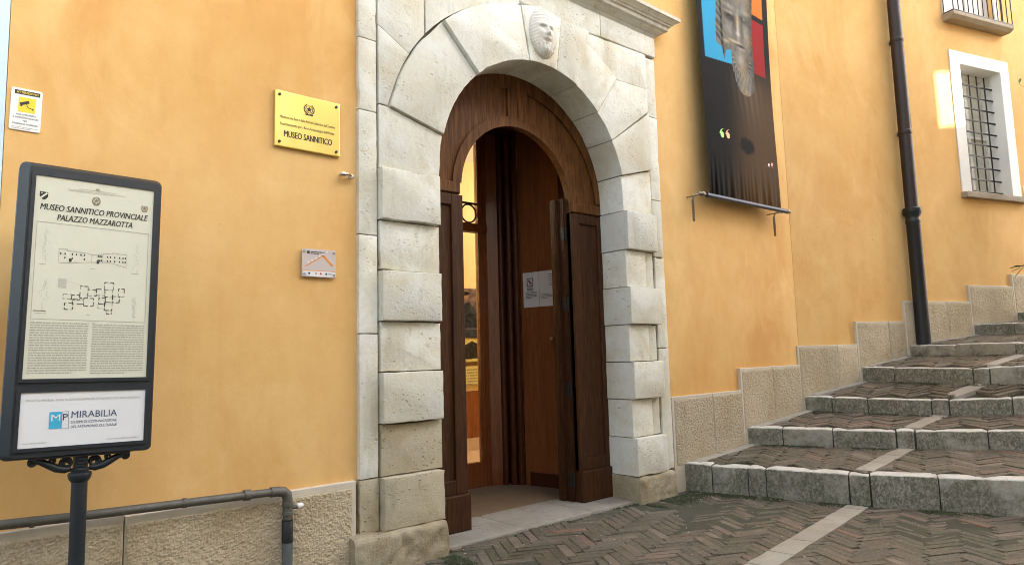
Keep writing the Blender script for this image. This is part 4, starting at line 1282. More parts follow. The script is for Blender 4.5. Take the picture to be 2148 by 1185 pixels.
# opening and closing quotation marks
def quote(mb, cx, cz, s, mi, flip=1):
    n = 16
    body = [(cx + 0.030*s*math.cos(2*math.pi*i/n), cz - flip*0.018*s + 0.030*s*math.sin(2*math.pi*i/n)) for i in range(n)]
    mb.add([(x, -cloth(x, z) - 0.003, z) for x, z in body], [tuple(range(n))], mi)
    tail = []
    for i in range(9):
        t = i / 8; a = R(175 - 95 * t); r = 0.062 * s
        w_ = 0.026 * s * (1 - t) + 0.004
        px, pz_ = cx + 0.035*s + r*math.cos(a)*1.05, cz - flip*0.020*s + flip*r*math.sin(a)*1.0
        tail.append(((px - w_*0.5, pz_), (px + w_*0.5, pz_)))
    for i in range(8):
        (a1, a2), (b1, b2) = tail[i], tail[i+1]
        mb.quad(*[(p[0], -cloth(p[0], p[1]) - 0.0032, p[1]) for p in (a1, a2, b2, b1)], mi)
for x, z, s_, mt, fl in ((3.075, 2.965, 1.0, 'green', 1), (3.175, 2.975, 1.0, 'orange', 1), (3.965, 2.80, 0.6, 'red', -1), (3.90, 2.79, 0.45, 'paper', -1)):
    b = MB(); quote(b, x, z, s_, 0, fl); b.build('quote_mark', M[mt], bn, fix=False)
b = MB()
rp = lambda x: Vector((x, -0.135, 2.338 + (x - 2.8) * 0.012))
b.tube([rp(2.76), rp(4.15)], 0.022, 12); autosmooth(b.build('bottom_rod', plain('navy_rod', (0.03, 0.04, 0.075), 0.4), bn))
M['steel'] = plain('weathered_steel', (0.30, 0.27, 0.22), 0.4, 0.8, 0.2, 60, 0.5)
for x in (2.70, 4.20):
    b = MB(); b.tube([rp(x - 0.035), rp(x + 0.05)], 0.013, 8); b.ball(rp(x), 0.027, 10, sq=(1.2, 1, 1)); b.ball(rp(x - 0.045 if x < 3 else x + 0.045), 0.017, 8)
    b.build('rod_end', M['steel'], bn, smooth=True)
for x in (2.60, 3.985):
    b = MB()
    b.tube([(x + 0.10, -0.135, 2.328), (x + 0.03, -0.13, 2.327), (x, -0.115, 2.315), (x, -0.10, 2.27)], 0.009, 8)
    rg = []
    for i in range(15):
        z = 2.28 - 0.195 * i / 14; a = i * 0.8
        rg.append([Vector((x + 0.013 * math.cos(a + k * math.pi / 2), -0.10 + 0.013 * math.sin(a + k * math.pi / 2), z)) for k in range(4)])
    b.rings(rg)
    b.tube([(x + 0.06, -0.132, 2.327), (x + 0.06, 0.0, 2.327)], 0.007, 6)
    b.build('bracket', M['steel'], bn)
b = MB(); b.tube([(2.76, -0.12, 4.86), (4.15, -0.12, 4.86)], 0.02, 10); b.build('top_rod', M['steel'], bn)

# ---- brass plaque
pq = thing('brass_plaque', (-0.873, -0.02, 2.27), 'polished brass wall plaque reading MUSEO SANNITICO with a state emblem', 'plaque')
pp = Plane((-0.873, -0.022, 2.270), (1, 0, -0.004), (0, 0, 1))
b = MB(); b.prism([(-0.187, -0.154), (0.187, -0.154), (0.187, 0.154), (-0.187, 0.154)], pp, -0.020, 0.0, 0.004); b.build('plate', M['brass'], pq)
b = MB()
letter(b, pp, 'Ministero dei Beni e delle Attività Culturali e del Turismo', -0.160, 0.155, 0.002, 0.0155)
b.build('lettering', M['ink'], pq, fix=False); b = MB()
letter(b, pp, 'Soprintendenza per i Beni Archeologici del Molise', -0.160, 0.150, -0.036, 0.0155)
b.build('lettering', M['ink'], pq, fix=False); b = MB()
letter(b, pp, 'MUSEO SANNITICO', -0.138, 0.136, -0.098, 0.034, heavy=0.0018)
b.build('lettering', M['ink'], pq, fix=False)
b = MB(); emblem(b, pp, 0.003, 0.078, 0.030); b.build('emblem', M['ink'], pq, fix=False)
for sx in (-1, 1):
    for sy in (-1, 1):
        b = MB(); c = pp(sx * 0.163, sy * 0.130, 0.0005); b.tube([c, pp(sx * 0.163, sy * 0.130, 0.006)], 0.0075, 10); b.build('screw', M['ink'], pq)

# ---- small grey plaque
sp = thing('small_plaque', (-0.807, -0.02, 1.5), 'small square grey plaque with orange roof line below the brass plaque', 'plaque')
p2 = Plane((-0.807, -0.020, 1.502), (1, 0, 0.0), (0, 0, 1))
b = MB(); b.prism([(-0.098, -0.076), (0.098, -0.076), (0.098, 0.076), (-0.098, 0.076)], p2, -0.006, 0.0, 0.001); b.build('plate', plain('grey_lilac_board', (0.56, 0.49, 0.46), 0.3), sp)
b = MB()
rect(b, p2, -0.094, -0.073, 0.094, -0.042, 0.0008, 0)
seg(b, p2, (-0.078, -0.020), (0.024, 0.045), 0.006, 0.001, 1); seg(b, p2, (0.020, 0.045), (0.078, -0.012), 0.012, 0.001, 1); rect(b, p2, -0.094, -0.044, 0.094, -0.0405, 0.0011, 1)
for i in range(6): disc2(b, p2, -0.062 + i * 0.021, 0.002 + i * 0.0125, 0.006, 8, 0.0012, 1, 0)
rect(b, p2, -0.070, 0.050, -0.056, 0.064, 0.001, 2)
microtext(b, p2, -0.050, 0.030, 0.060, 2, 0.009, 0.005, 0.001, 2, 0.6, random.Random(9))
for x, m_ in ((-0.058, 2), (-0.02, 1), (0.008, 3), (0.040, 2)): disc2(b, p2, x, -0.057, 0.006, 8, 0.0012, 1, m_)
microtext(b, p2, 0.050, 0.076, -0.057, 1, 0.009, 0.004, 0.0012, 2, 1.0, random.Random(8))
b.build('print', [M['panel2'], M['orange'], M['ink'], M['red']], sp, fix=False)
for sx in (-1, 1):
    for sy in (-1, 1):
        b = MB(); b.tube([p2(sx * 0.085, sy * 0.062, 0.0005), p2(sx * 0.085, sy * 0.062, 0.006)], 0.006, 10); b.tube([p2(sx*0.085, sy*0.062, -0.02), p2(sx*0.085, sy*0.062, -0.01)], 0.005, 8); b.build('screw', M['chrome'], sp)

# ---- CCTV notice
cs = thing('cctv_sign', (-2.13, -0.004, 2.08), 'white and yellow video surveillance notice at the corner above the map board', 'sign')
p3 = Plane((-2.131, -0.0055, 2.077), (1, 0, -0.008), (0.02, 0, 1))
def rrect(x0, y0, x1, y1, r, n=4):
    o = []
    for cx, cy, a0 in ((x1-r, y0+r, -90), (x1-r, y1-r, 0), (x0+r, y1-r, 90), (x0+r, y0+r, 180)):
        o += [(cx + r*math.cos(R(a0 + 90*i/n)), cy + r*math.sin(R(a0 + 90*i/n))) for i in range(n+1)]
    return o
b = MB(); b.prism(rrect(-0.055, -0.092, 0.055, 0.092, 0.008), p3, -0.0045, 0.0, 0.0006); b.build('plate', M['white'], cs)
b = MB()
rect(b, p3, -0.043, 0.065, 0.046, 0.083, 0.0006, 0)
letter(b, p3, 'ATTENZIONE!', -0.037, 0.040, 0.0695, 0.009, 0.0012, mi=1, bold=0.01)
rect(b, p3, -0.028, -0.012, 0.032, 0.054, 0.0006, 1)
seg(b, p3, (-0.020, 0.022), (0.009, 0.036), 0.012, 0.0012, 0); seg(b, p3, (-0.022, 0.020), (-0.016, 0.022), 0.017, 0.0013, 0)
seg(b, p3, (0.0, 0.026), (0.006, 0.011), 0.0025, 0.0012, 0); seg(b, p3, (0.006, 0.011), (0.024, 0.006), 0.003, 0.0012, 0); seg(b, p3, (0.024, 0.001), (0.024, 0.011), 0.003, 0.0012, 0)
for i, (t, x0, x1) in enumerate((('AREA SOTTOPOSTA', -0.034, 0.036), ('A VIDEOSORVEGLIANZA', -0.044, 0.046), ('PER', -0.008, 0.008), ('RAGIONI DI SICUREZZA', -0.043, 0.045))):
    letter(b, p3, t, x0, x1, -0.0265 - i * 0.0135, 0.0065, 0.0008, mi=0, bold=0.01)
microtext(b, p3, -0.045, 0.045, -0.079, 2, 0.006, 0.0022, 0.0008, 2)
b.build('print', [M['ink'], M['yellow'], M['ink_g']], cs, fix=False)

# ---- two porcelain wire knobs beside the portal
an = thing('wire_anchor', (-0.64, 0.0, 2.016), 'broken porcelain wire anchor fixed to the render left of the portal', 'anchor')
b = MB(); b.tube([(-0.676, 0.0, 2.018), (-0.676, -0.03, 2.018)], 0.007, 8); b.ball((-0.668, -0.030, 2.017), 0.017, 8, sq=(1.2, 0.8, 0.9)); b.ball((-0.648, -0.028, 2.021), 0.011, 8)
b.build('knob', M['mask'], an, smooth=True)
b = MB(); b.ball((-0.622, -0.028, 2.010), 0.017, 8, sq=(1.1, 0.8, 1.0)); b.tube([(-0.622, 0.0, 2.01), (-0.622, -0.024, 2.01)], 0.006, 8); b.build('knob', M['mask'], an, smooth=True)
b = MB(); b.tube([(-0.690, -0.034, 2.012), (-0.660, -0.047, 2.010), (-0.635, -0.044, 2.016), (-0.605, -0.030, 2.004)], 0.0035, 6); b.build('wire', plain('rusty_wire', (0.16, 0.06, 0.03), 0.8), an)

# ---- small yellow sign far right
ys = thing('yellow_sign', w2(4.25, 2.9, 0.01), 'small yellow sign with white border beside the barred window sill', 'sign')
p4 = Plane(w2(4.27, 2.915, 0.008), T2, (0, 0, 1))
b = MB(); b.prism([(-0.13, -0.09), (0.13, -0.09), (0.13, 0.09), (-0.13, 0.09)], p4, -0.007, 0.0); b.build('plate', M['white'], ys)
b = MB(); rect(b, p4, -0.115, -0.075, 0.115, 0.075, 0.001, 0); seg(b, p4, (-0.08, -0.03), (-0.04, 0.02), 0.03, 0.0016, 1); seg(b, p4, (-0.02, -0.04), (0.09, -0.04), 0.012, 0.0016, 1)
b.build('print', [M['yellow'], M['ink']], ys, fix=False)

# ---- water pipe along the plinth
wp = thing('water_pipe', (-1.0, -0.08, GZ), 'weathered grey water pipe along the plinth top, turning down beside the portal', 'pipe')
b = MB(); b.tube([(-2.7, -0.085, 0.398), (-1.9, -0.082, 0.362), (-1.06, -0.08, 0.338)], 0.0195, 12); autosmooth(b.build('pipe_run', M['galv'], wp))
b = MB(); b.tube([(-1.085, -0.08, 0.339), (-1.050, -0.08, 0.338), (-1.020, -0.08, 0.332), (-1.003, -0.08, 0.316), (-0.998, -0.08, 0.288), (-0.998, -0.08, 0.268)], [0.025, 0.0245, 0.026, 0.026, 0.0245, 0.025], 14)
autosmooth(b.build('elbow', M['galv'], wp))
b = MB(); b.tube([(-1.215, -0.08, 0.3435), (-1.185, -0.08, 0.3425)], 0.026, 14); autosmooth(b.build('coupling', M['galv'], wp))
b = MB(); b.lathe((-0.998, -0.08, 0), [(0.0225, 0.19), (0.0225, 0.215), (0.0265, 0.217), (0.0265, 0.232), (0.0235, 0.234), (0.0235, 0.258), (0.0268, 0.260), (0.0268, 0.276), (0.022, 0.278)], 16); b.tube([(-0.998, -0.08, 0.250), (-0.945, -0.085, 0.250)], 0.009, 8)
autosmooth(b.build('tee', M['galv'], wp))
b = MB(); b.tube([(-0.952, -0.085, 0.251), (-0.948, -0.085, 0.252), (-0.926, -0.086, 0.254), (-0.922, -0.086, 0.254)], [0.009, 0.014, 0.014, 0.011], 10); autosmooth(b.build('tap_cap', M['white'], wp))
b = MB(); b.lathe((-0.998, -0.08, 0), [(0.0275, 0.085), (0.0275, 0.178), (0.0262, 0.18), (0.0262, 0.195), (0.0225, 0.196)], 16); autosmooth(b.build('black_sleeve', M['blackpipe'], wp))
b = MB(); b.lathe((-0.998, -0.08, 0), [(0.0262, -0.30), (0.0262, 0.084)], 16); autosmooth(b.build('down_pipe', M['greypipe'], wp))
for x in (-1.48, -2.05):
    zc = 0.338 + (-(x) - 1.06) * 0.0285
    b = MB(); b.tube([(x - .008, -0.081, zc + .0004), (x + .008, -0.081, zc)], 0.0225, 12); b.box((x - .006, -0.07, zc - .004), (x + .006, 0.0, zc + .004)); b.build('pipe_clip', M['galv'], wp)

# ================================================================== INFORMATION BOARD ON ITS POST
sgn = thing('information_board', (-1.94, -0.42, GZ), 'dark framed information board on an iron post, plan and text of MUSEO SANNITICO PROVINCIALE', 'sign')
BP = Plane((-1.93, -0.42, 1.2), (0.99976, -0.00095, -0.02179), (0.02181, 0.0436, 0.99881))
b = MB()
oa, ob = rrect(-0.249, -0.553, 0.242, 0.560, 0.024), rrect(-0.224, -0.548, 0.236, 0.543, 0.016)
b.rings([[BP(a * 0.96, c * 0.98, -0.088) for a, c in oa], [BP(a, c, -0.075) for a, c in oa], [BP(a, c, -0.030) for a, c in oa], [BP(a, c, -0.004) for a, c in ob], [BP(a * 0.985, c * 0.994, 0.0) for a, c in ob]])
autosmooth(b.build('casing', M['sign_paint'], sgn), 30)
def fr_ring(x0, y0, x1, y1, w_, name):
    b = MB()
    for o_, i_ in (((x0, y0), (x1, y0)), ((x1, y0), (x1, y1)), ((x1, y1), (x0, y1)), ((x0, y1), (x0, y0))):
        a, c = Vector(o_), Vector(i_); e = (c - a).normalized(); n_ = Vector((-e.y, e.x))
        q = [a, c, c - e * w_ + n_ * w_, a + e * w_ + n_ * w_]
        b.rings([[BP(p.x, p.y, 0.001) for p in q], [BP(p.x, p.y, 0.008) for p in q]])
    return b.build(name, M['sign_paint'], sgn)
fr_ring(-0.212, -0.277, 0.219, 0.518, 0.013, 'panel_frame')
fr_ring(-0.212, -0.524, 0.219, -0.300, 0.013, 'panel_frame')
b = MB(); rect(b, BP, -0.199, -0.264, 0.206, 0.505, 0.0030); up_panel = b.build('map_panel', M['panel'], sgn)
b = MB(); rect(b, BP, -0.199, -0.511, 0.206, -0.313, 0.0030); lo_panel = b.build('logo_panel', M['panel2'], sgn)
D = 0.0042
b = MB()
letter(b, BP, 'MUSEO SANNITICO PROVINCIALE', -0.181, 0.186, 0.3735, 0.0235, D, 0.22, heavy=0.0012)
b.build('title_lettering', M['ink'], up_panel, fix=False); b = MB()
letter(b, BP, 'PALAZZO MAZZAROTTA', -0.125, 0.131, 0.3375, 0.0225, D, 0.22, heavy=0.0012)
b.build('title_lettering', M['ink'], up_panel, fix=False)
b = MB(); rs = random.Random(5)
microtext(b, BP, -0.187, -0.002, -0.057, 21, 0.0093, 0.0034, D, 0, 0.75, rs)
microtext(b, BP, 0.011, 0.192, -0.060, 21, 0.0093, 0.0034, D, 0, 0.65, rs)
letter(b, BP, 'T', 0.011, 0.020, -0.062, 0.010, D)
microtext(b, BP, -0.06, 0.07, 0.4715, 1, 0.01, 0.0022, D, 1, 1.0, rs); microtext(b, BP, -0.095, 0.102, 0.465, 2, 0.0045, 0.0018, D, 1, 0.8, rs)
for x0, x1, y in ((-0.170, -0.150, 0.163), (-0.006, 0.012, 0.159), (0.135, 0.165, 0.150), (-0.175, -0.140, -0.022), (-0.012, 0.004, -0.022), (0.148, 0.160, -0.026)): microtext(b, BP, x0, x1, y, 1, 0.01, 0.0022, D, 0, 1.0, rs)
b.build('small_print', [M['ink_g'], M['ink_l']], up_panel, fix=False, kind='stuff')
b = MB()
for p, q in (((-0.187, 0.325), (0.192, 0.319)), ((0.192, 0.319), (0.193, -0.046)), ((0.193, -0.046), (-0.186, -0.043)), ((-0.186, -0.043), (-0.187, 0.325))): seg(b, BP, p, q, 0.0016, D, 0)
# long street front of the palace
top = [(-0.113, 0.226), (-0.085, 0.228), (-0.085, 0.222), (-0.012, 0.218), (-0.004, 0.213), (0.034, 0.217), (0.036, 0.223), (0.066, 0.222), (0.068, 0.228), (0.10, 0.224), (0.117, 0.225)]
bot = [(-0.110, 0.172), (-0.06, 0.178), (-0.004, 0.184), (0.04, 0.188), (0.07, 0.185), (0.117, 0.172)]
for L_ in (top, bot):
    for i in range(len(L_) - 1): seg(b, BP, L_[i], L_[i+1], 0.0016, D, 0)
for x in (-0.112, -0.004, 0.034, 0.117): seg(b, BP, (x, 0.176 + (0.008 if abs(x) < .05 else 0)), (x, 0.224 if abs(x) > .05 else 0.214), 0.0012, D, 0)
for x in (-0.106, -0.092, -0.068, -0.055, -0.04, -0.028, 0.018, 0.024, 0.03, 0.05, 0.06, 0.075, 0.092, 0.104, 0.112):
    rect(b, BP, x - 0.002, 0.206, x + 0.002, 0.213, D, 1)
    if rs.random() < 0.7: rect(b, BP, x - 0.002, 0.190, x + 0.002, 0.197, D, 1)
for x in (-0.074, 0.018): rect(b, BP, x - 0.0045, 0.180, x + 0.0045, 0.192, D, 1)
# ground plan: rooms with thick walls
rooms = [(-0.036, 0.042, -0.010, 0.088), (-0.010, 0.052, 0.018, 0.076), (0.018, 0.055, 0.047, 0.080), (0.045, 0.078, 0.076, 0.108), (0.047, 0.050, 0.074, 0.078), (-0.090, 0.036, -0.062, 0.054), (-0.062, 0.034, -0.036, 0.052), (-0.058, 0.018, -0.022, 0.036), (-0.022, 0.012, 0.010, 0.042), (0.028, 0.022, 0.050, 0.046), (0.050, 0.030, 0.076, 0.050), (0.048, -0.002, 0.074, 0.030), (0.074, 0.030, 0.098, 0.054), (0.094, 0.054, 0.114, 0.086), (-0.084, -0.004, -0.058, 0.020), (0.026, 0.004, 0.048, 0.022), (0.056, -0.016, 0.074, -0.002)]
for x0, y0, x1, y1 in rooms:
    for p, q in (((x0, y0), (x1, y0)), ((x1, y0), (x1, y1)), ((x1, y1), (x0, y1)), ((x0, y1), (x0, y0))):
        p, q = Vector(p), Vector(q); c = rs.uniform(0.25, 0.75); gdr = 0.12
        seg(b, BP, p, p.lerp(q, c - gdr), rs.choice((0.0014, 0.0026, 0.003)), D, 1); seg(b, BP, p.lerp(q, c + gdr), q, rs.choice((0.0014, 0.0026)), D, 1)
rect(b, BP, -0.108, 0.078, -0.082, 0.112, D, 2)
seg(b, BP, (-0.082, 0.105), (-0.02, 0.088), 0.001, D, 2)
rect(b, BP, -0.180, -0.014, -0.142, -0.0115, D, 1)
# faint statues in the corners
for cx, y0, y1 in ((-0.155, 0.175, 0.29), (0.152, 0.155, 0.265), (-0.150, -0.01, 0.10), (0.152, -0.022, 0.05)):
    for i in range(26):
        t = i / 25; y = y0 + (y1 - y0) * t
        w_ = 0.012 * (0.5 + 0.8 * math.sin(math.pi * min(1, t * 1.1)) * abs(math.cos(t * 5)))
        x = cx + rs.uniform(-w_, w_)
        seg(b, BP, (x, y), (x + rs.uniform(-.006, .006), y + rs.uniform(.003, .010)), 0.0014, D, 2)
b.build('drawing', [M['ink_g'], M['ink'], M['ink_l']], up_panel, fix=False, kind='stuff')
b = MB()
sh = [(-0.185, 0.443), (-0.158, 0.441), (-0.158, 0.424), (-0.163, 0.415), (-0.1715, 0.410), (-0.180, 0.416), (-0.185, 0.425)]
b.add([BP(a, c, D) for a, c in sh], [tuple(range(len(sh)))], 0)
seg(b, BP, (-0.181, 0.417), (-0.161, 0.438), 0.006, D + .0005, 1); star2(b, BP, -0.178, 0.437, 0.004, D + .0006, 1)
b.build('shield', [M['ink'], M['panel']], up_panel, fix=False)
brown = plain('brown_ink', (0.20, 0.15, 0.09), 0.6)
for ex, ey, er in ((0.001, 0.430, 0.013), (0.173, 0.424, 0.013), (0.004, 0.477, 0.006)):
    b = MB(); emblem(b, BP, ex, ey, er, D)
    if ex < 0.002: ring2(b, BP, ex, ey, 0.0145, 0.002, 18, D, 1.25)
    b.build('emblem', brown, up_panel, fix=False)
b = MB()
rect(b, BP, -0.109, -0.447, -0.070, -0.386, D, 0); ring = [(-0.070, -0.386), (-0.050, -0.386), (-0.047, -0.448), (-0.070, -0.448)]
for i in range(4): seg(b, BP, ring[i], ring[(i+1) % 4], 0.001, D, 1)
letter(b, BP, 'M', -0.103, -0.075, -0.419, 0.024, D + .0008, mi=2); letter(b, BP, 'P', -0.067, -0.051, -0.418, 0.024, D + .0008, mi=1)
b.build('logo', [M['cyan'], M['navy'], M['panel2']], lo_panel, fix=False)
b = MB()
for t_, x0, x1, y, h, sh_, mt in (('MIRABILIA', -0.040, 0.110, -0.4105, 0.0245, 0, 'navy'), ('SISTEMI DI COMUNICAZIONE', -0.040, 0.110, -0.4305, 0.0095, 0, 'navy'),
        ('DEL PATRIMONIO CULTURALE', -0.040, 0.110, -0.4475, 0.0095, 0, 'navy'), ('PROGETTO MIRABILIA - PIANO DI COMUNICAZIONE DEL PATRIMONIO CULTURALE NAZIONALE', -0.183, 0.187, -0.346, 0.0080, 0, 'ink_g'),
        ('www.mpmirabilia.it', -0.186, -0.112, -0.497, 0.0065, 0.2, 'ink_g'), ('comunicazione@mpmirabilia.it', 0.078, 0.186, -0.499, 0.0065, 0.2, 'ink_g')):
    b = MB(); letter(b, BP, t_, x0, x1, y, h, D, sh_); b.build('lettering', M[mt], lo_panel, fix=False)

# cast bracket of scrolls under the board, then the post
b = MB()
PX = 0.004; BD = -0.042
pbk = lambda a, c, d=0.0: BP(a, c, BD + d)
b.rings([[pbk(x, y, d) for x, y, d in ((-0.155, -0.545, 0.03), (-0.155, -0.545, -0.03), (-0.155, -0.556, -0.03), (-0.155, -0.556, 0.03))], [pbk(x, y, d) for x, y, d in ((0.165, -0.545, 0.03), (0.165, -0.545, -0.03), (0.165, -0.556, -0.03), (0.165, -0.556, 0.03))]])
def spiral(cx, cy, r0, turns, a0, sgn, n=26):
    return [pbk(cx + (r0 * (1 - 0.8 * i / n)) * math.cos(a0 + sgn * turns * 2 * math.pi * i / n), cy + (r0 * (1 - 0.8 * i / n)) * math.sin(a0 + sgn * turns * 2 * math.pi * i / n)) for i in range(n + 1)]
for s in (-1, 1):
    ux = lambda v: PX + s * v
    sweep = [pbk(ux(0.150), -0.558), pbk(ux(0.125), -0.566), pbk(ux(0.10), -0.580), pbk(ux(0.075), -0.594), pbk(ux(0.048), -0.602), pbk(ux(0.030), -0.598)]
    b.tube(sweep, [0.010, 0.012, 0.014, 0.015, 0.013, 0.010], 8)
    b.tube(spiral(ux(0.150), -0.567, 0.014, 1.6, math.pi / 2, -s), 0.0055, 7)
    b.tube(spiral(ux(0.045), -0.578, 0.022, 1.8, -math.pi / 2, s), 0.0065, 7)
    b.tube(spiral(ux(0.092), -0.566, 0.012, 1.4, math.pi / 2, s), 0.005, 6)
for y in (-0.566, -0.578, -0.590): b.box((-0.016, y - 0.003, -0.02), (0.016, y + 0.003, 0.026), lambda v: pbk(PX + v.x, v.y, v.z))
b.box((-0.022, -0.602, -0.022), (0.022, -0.554, 0.018), lambda v: pbk(PX + v.x, v.y, v.z))
autosmooth(b.build('scroll_bracket', M['sign_paint'], sgn), 50)
b = MB()
pc_ = pbk(PX, -0.62); ax = Vector((pc_.x, pc_.y, 0))
zt = pc_.z
b.lathe(ax, [(0.027, GZ - 0.3), (0.027, zt - 0.03), (0.030, zt - 0.028), (0.036, zt - 0.018), (0.040, zt - 0.004), (0.038, zt + 0.004), (0.030, zt + 0.006), (0.032, zt + 0.018), (0.028, zt + 0.022)], 20)
autosmooth(b.build('post', M['sign_paint'], sgn), 35)

# ================================================================== PAPERS
nt_ = thing('door_notice', flob(0.21, 1.545, 0.003), 'two white sheets in a plastic sleeve taped to the lobby door', 'notice')
nt_n = Vector((ln.x, ln.y, 0))
pn = Plane(flob(0.212, 1.545, 0.004), Vector((-lt.x, -lt.y, 0)), (0, 0, 1))
b = MB()
nx, ny = 24, 16; vs = []
for j in range(ny + 1):
    for i in range(nx + 1):
        a, c = -0.182 + 0.364 * i / nx, -0.155 + 0.31 * j / ny
        t = smooth(-0.02, 0.15, c)
        vs.append(pn(a, c, 0.0025 + 0.004 * t * (1 + math.sin(a * 90)) * (0.4 + 0.6 * abs(math.sin(a * 17)))))
b.add(vs, [(j*(nx+1)+i, j*(nx+1)+i+1, (j+1)*(nx+1)+i+1, (j+1)*(nx+1)+i) for j in range(ny) for i in range(nx)])
b.build('sheet', plain('sleeved_paper', (0.82, 0.80, 0.77), 0.16), nt_, smooth=True, fix=False)
b = MB(); rs = random.Random(11)
microtext(b, pn, -0.150, -0.030, -0.022, 5, 0.013, 0.004, 0.012, 0, 0.5, rs); microtext(b, pn, 0.02, 0.15, -0.05, 4, 0.011, 0.003, 0.012, 0, 0.6, rs); microtext(b, pn, 0.10, 0.165, 0.12, 7, 0.016, 0.004, 0.013, 0, 0.6, rs)
seg(b, pn, (-0.002, -0.152), (-0.002, 0.15), 0.002, 0.013, 0)
for p, q in (((-0.13, 0.03), (-0.13, 0.10)), ((-0.13, 0.10), (-0.07, 0.10)), ((-0.07, 0.10), (-0.07, 0.03)), ((-0.07, 0.03), (-0.13, 0.03))): seg(b, pn, p, q, 0.007, 0.0125, 1)
seg(b, pn, (-0.115, 0.085), (-0.085, 0.05), 0.012, 0.013, 1); microtext(b, pn, -0.135, -0.065, 0.01, 2, 0.012, 0.006, 0.0125, 0, 1.0, rs)
b.build('print', [M['ink'], plain('dull_red_ink', (0.20, 0.05, 0.04), 0.6)], nt_, fix=False)

YP = YB - 0.028
def poster(name, x0, z0, x1, z1, fn, label, nx=40, ny=80):
    vs, cols = [], []
    for j in range(ny + 1):
        for i in range(nx + 1):
            u, v = i / nx, j / ny
            vs.append((x0 + (x1 - x0) * u, YP - 0.002, z0 + (z1 - z0) * v)); cols += list(fn(u, v)) + [1.0]
    b = MB(); b.add(vs, [(j*(nx+1)+i, j*(nx+1)+i+1, (j+1)*(nx+1)+i+1, (j+1)*(nx+1)+i) for j in range(ny) for i in range(nx)])
    o = b.build(name, M['poster_print'], None, fix=False)
    ca = o.data.color_attributes.new('Col', 'FLOAT_COLOR', 'POINT'); ca.data.foreach_set('color', cols)
    tag(o, label, 'poster')
    return o
def portrait(u, v):
    n = noise.noise(Vector((u * 7, v * 12, 1))) + 0.6 * noise.noise(Vector((u * 24, v * 40, 2)))
    bgc = Vector((0.20, 0.14, 0.13)) * (0.75 + 0.5 * n)
    body = v < 0.72 - 0.9 * abs(u - 0.36) ** 1.4 and v > 0.22
    head = ((u - 0.30) / 0.10) ** 2 + ((v - 0.83) / 0.055) ** 2 < 1
    hat = ((u - 0.30) / 0.15) ** 2 + ((v - 0.895) / 0.035) ** 2 < 1
    c = bgc
    if body: c = Vector((0.025, 0.028, 0.036)) * (1.2 + 0.9 * n)
    if head: c = Vector((0.26, 0.17, 0.12))
    if hat: c = Vector((0.015, 0.015, 0.018))
    if v < 0.22: c = Vector((0.04, 0.045, 0.06)) * (1 + 0.5 * n)
    if 0.17 < v < 0.20: c = Vector((0.10, 0.10, 0.12))
    return tuple(max(0.004, x) for x in c)
poster('portrait_poster', 2.40, 1.195, 2.83, 1.795, portrait, 'dark portrait poster of a figure in a hat, topmost on the inner wall')
def dark(u, v):
    n = noise.noise(Vector((u * 8, v * 8, 5))) + 0.7 * noise.noise(Vector((u * 22, v * 22, 6)))
    ins = v < 0.92 - 0.75 * abs(u - 0.45) and v > 0.08 + 0.1 * u and u > 0.05
    return tuple(max(0.004, x) for x in (Vector((0.022, 0.021, 0.020)) * (1.2 + 1.6 * max(0, n)) if ins else Vector((0.55, 0.47, 0.18))))
poster('dark_poster', 2.42, 0.905, 2.86, 1.178, dark, 'yellow edged poster with a black picture, middle of the three on the inner wall', 40, 40)
def notice(u, v):
    line = (int(v * 15) % 2 == 0) and 0.1 < u < 0.9 and v < 0.8 and noise.noise(Vector((u * 30, int(v * 15), 3))) > -0.2
    if v > 0.86: return (0.14, 0.07, 0.03)
    if 0.45 < v < 0.62 and u > 0.55 and int(u * 40) % 4 < 2: return (0.03, 0.03, 0.02)
    return (0.30, 0.26, 0.13) if line else (0.58, 0.51, 0.22)
poster('cream_notice', 2.46, 0.628, 2.88, 0.890, notice, 'cream yellow notice with brown heading, lowest on the inner wall', 40, 45)

# ================================================================== PLANTS
rs = random.Random(21)
def leaf(mb, p, d, L, w_, droop=0.2):
    d = d.normalized(); sdir = d.cross(Vector((0, 0, 1)))
    sdir = sdir.normalized() if sdir.length > 0.05 else Vector((1, 0, 0))
    sdir = (sdir + Vector((rs.uniform(-.4, .4), rs.uniform(-.4, .4), rs.uniform(-.4, .4)))).normalized()
    row = []
    for t, k in ((0, 0.12), (0.3, 0.85), (0.6, 0.9), (0.85, 0.45), (1.0, 0.02)):
        c = p + d * (L * t) - Vector((0, 0, droop * L * t * t))
        row.append((c - sdir * w_ * k * 0.5, c + sdir * w_ * k * 0.5))
    vs = [q for r_ in row for q in r_]
    mb.add(vs, [(2*i, 2*i+1, 2*i+3, 2*i+2) for i in range(4)])
sb = w2(4.20, 1.42, 0.55)
shrub = thing('potted_oleander', sb, 'leafy oleander in a terracotta pot at the top of the steps, mostly beyond the frame', 'shrub')
b = MB(); b.lathe(sb, [(0.15, 0.0), (0.20, 0.30), (0.225, 0.30), (0.225, 0.35), (0.19, 0.35), (0.185, 0.31)], 18); autosmooth(b.build('pot', M['terracotta'], shrub), 40)
b = MB(); b.lathe(sb, [(0.184, 0.30), (0.01, 0.312)], 14); b.build('soil', M['soil'], shrub)
tb, lb = MB(), MB()
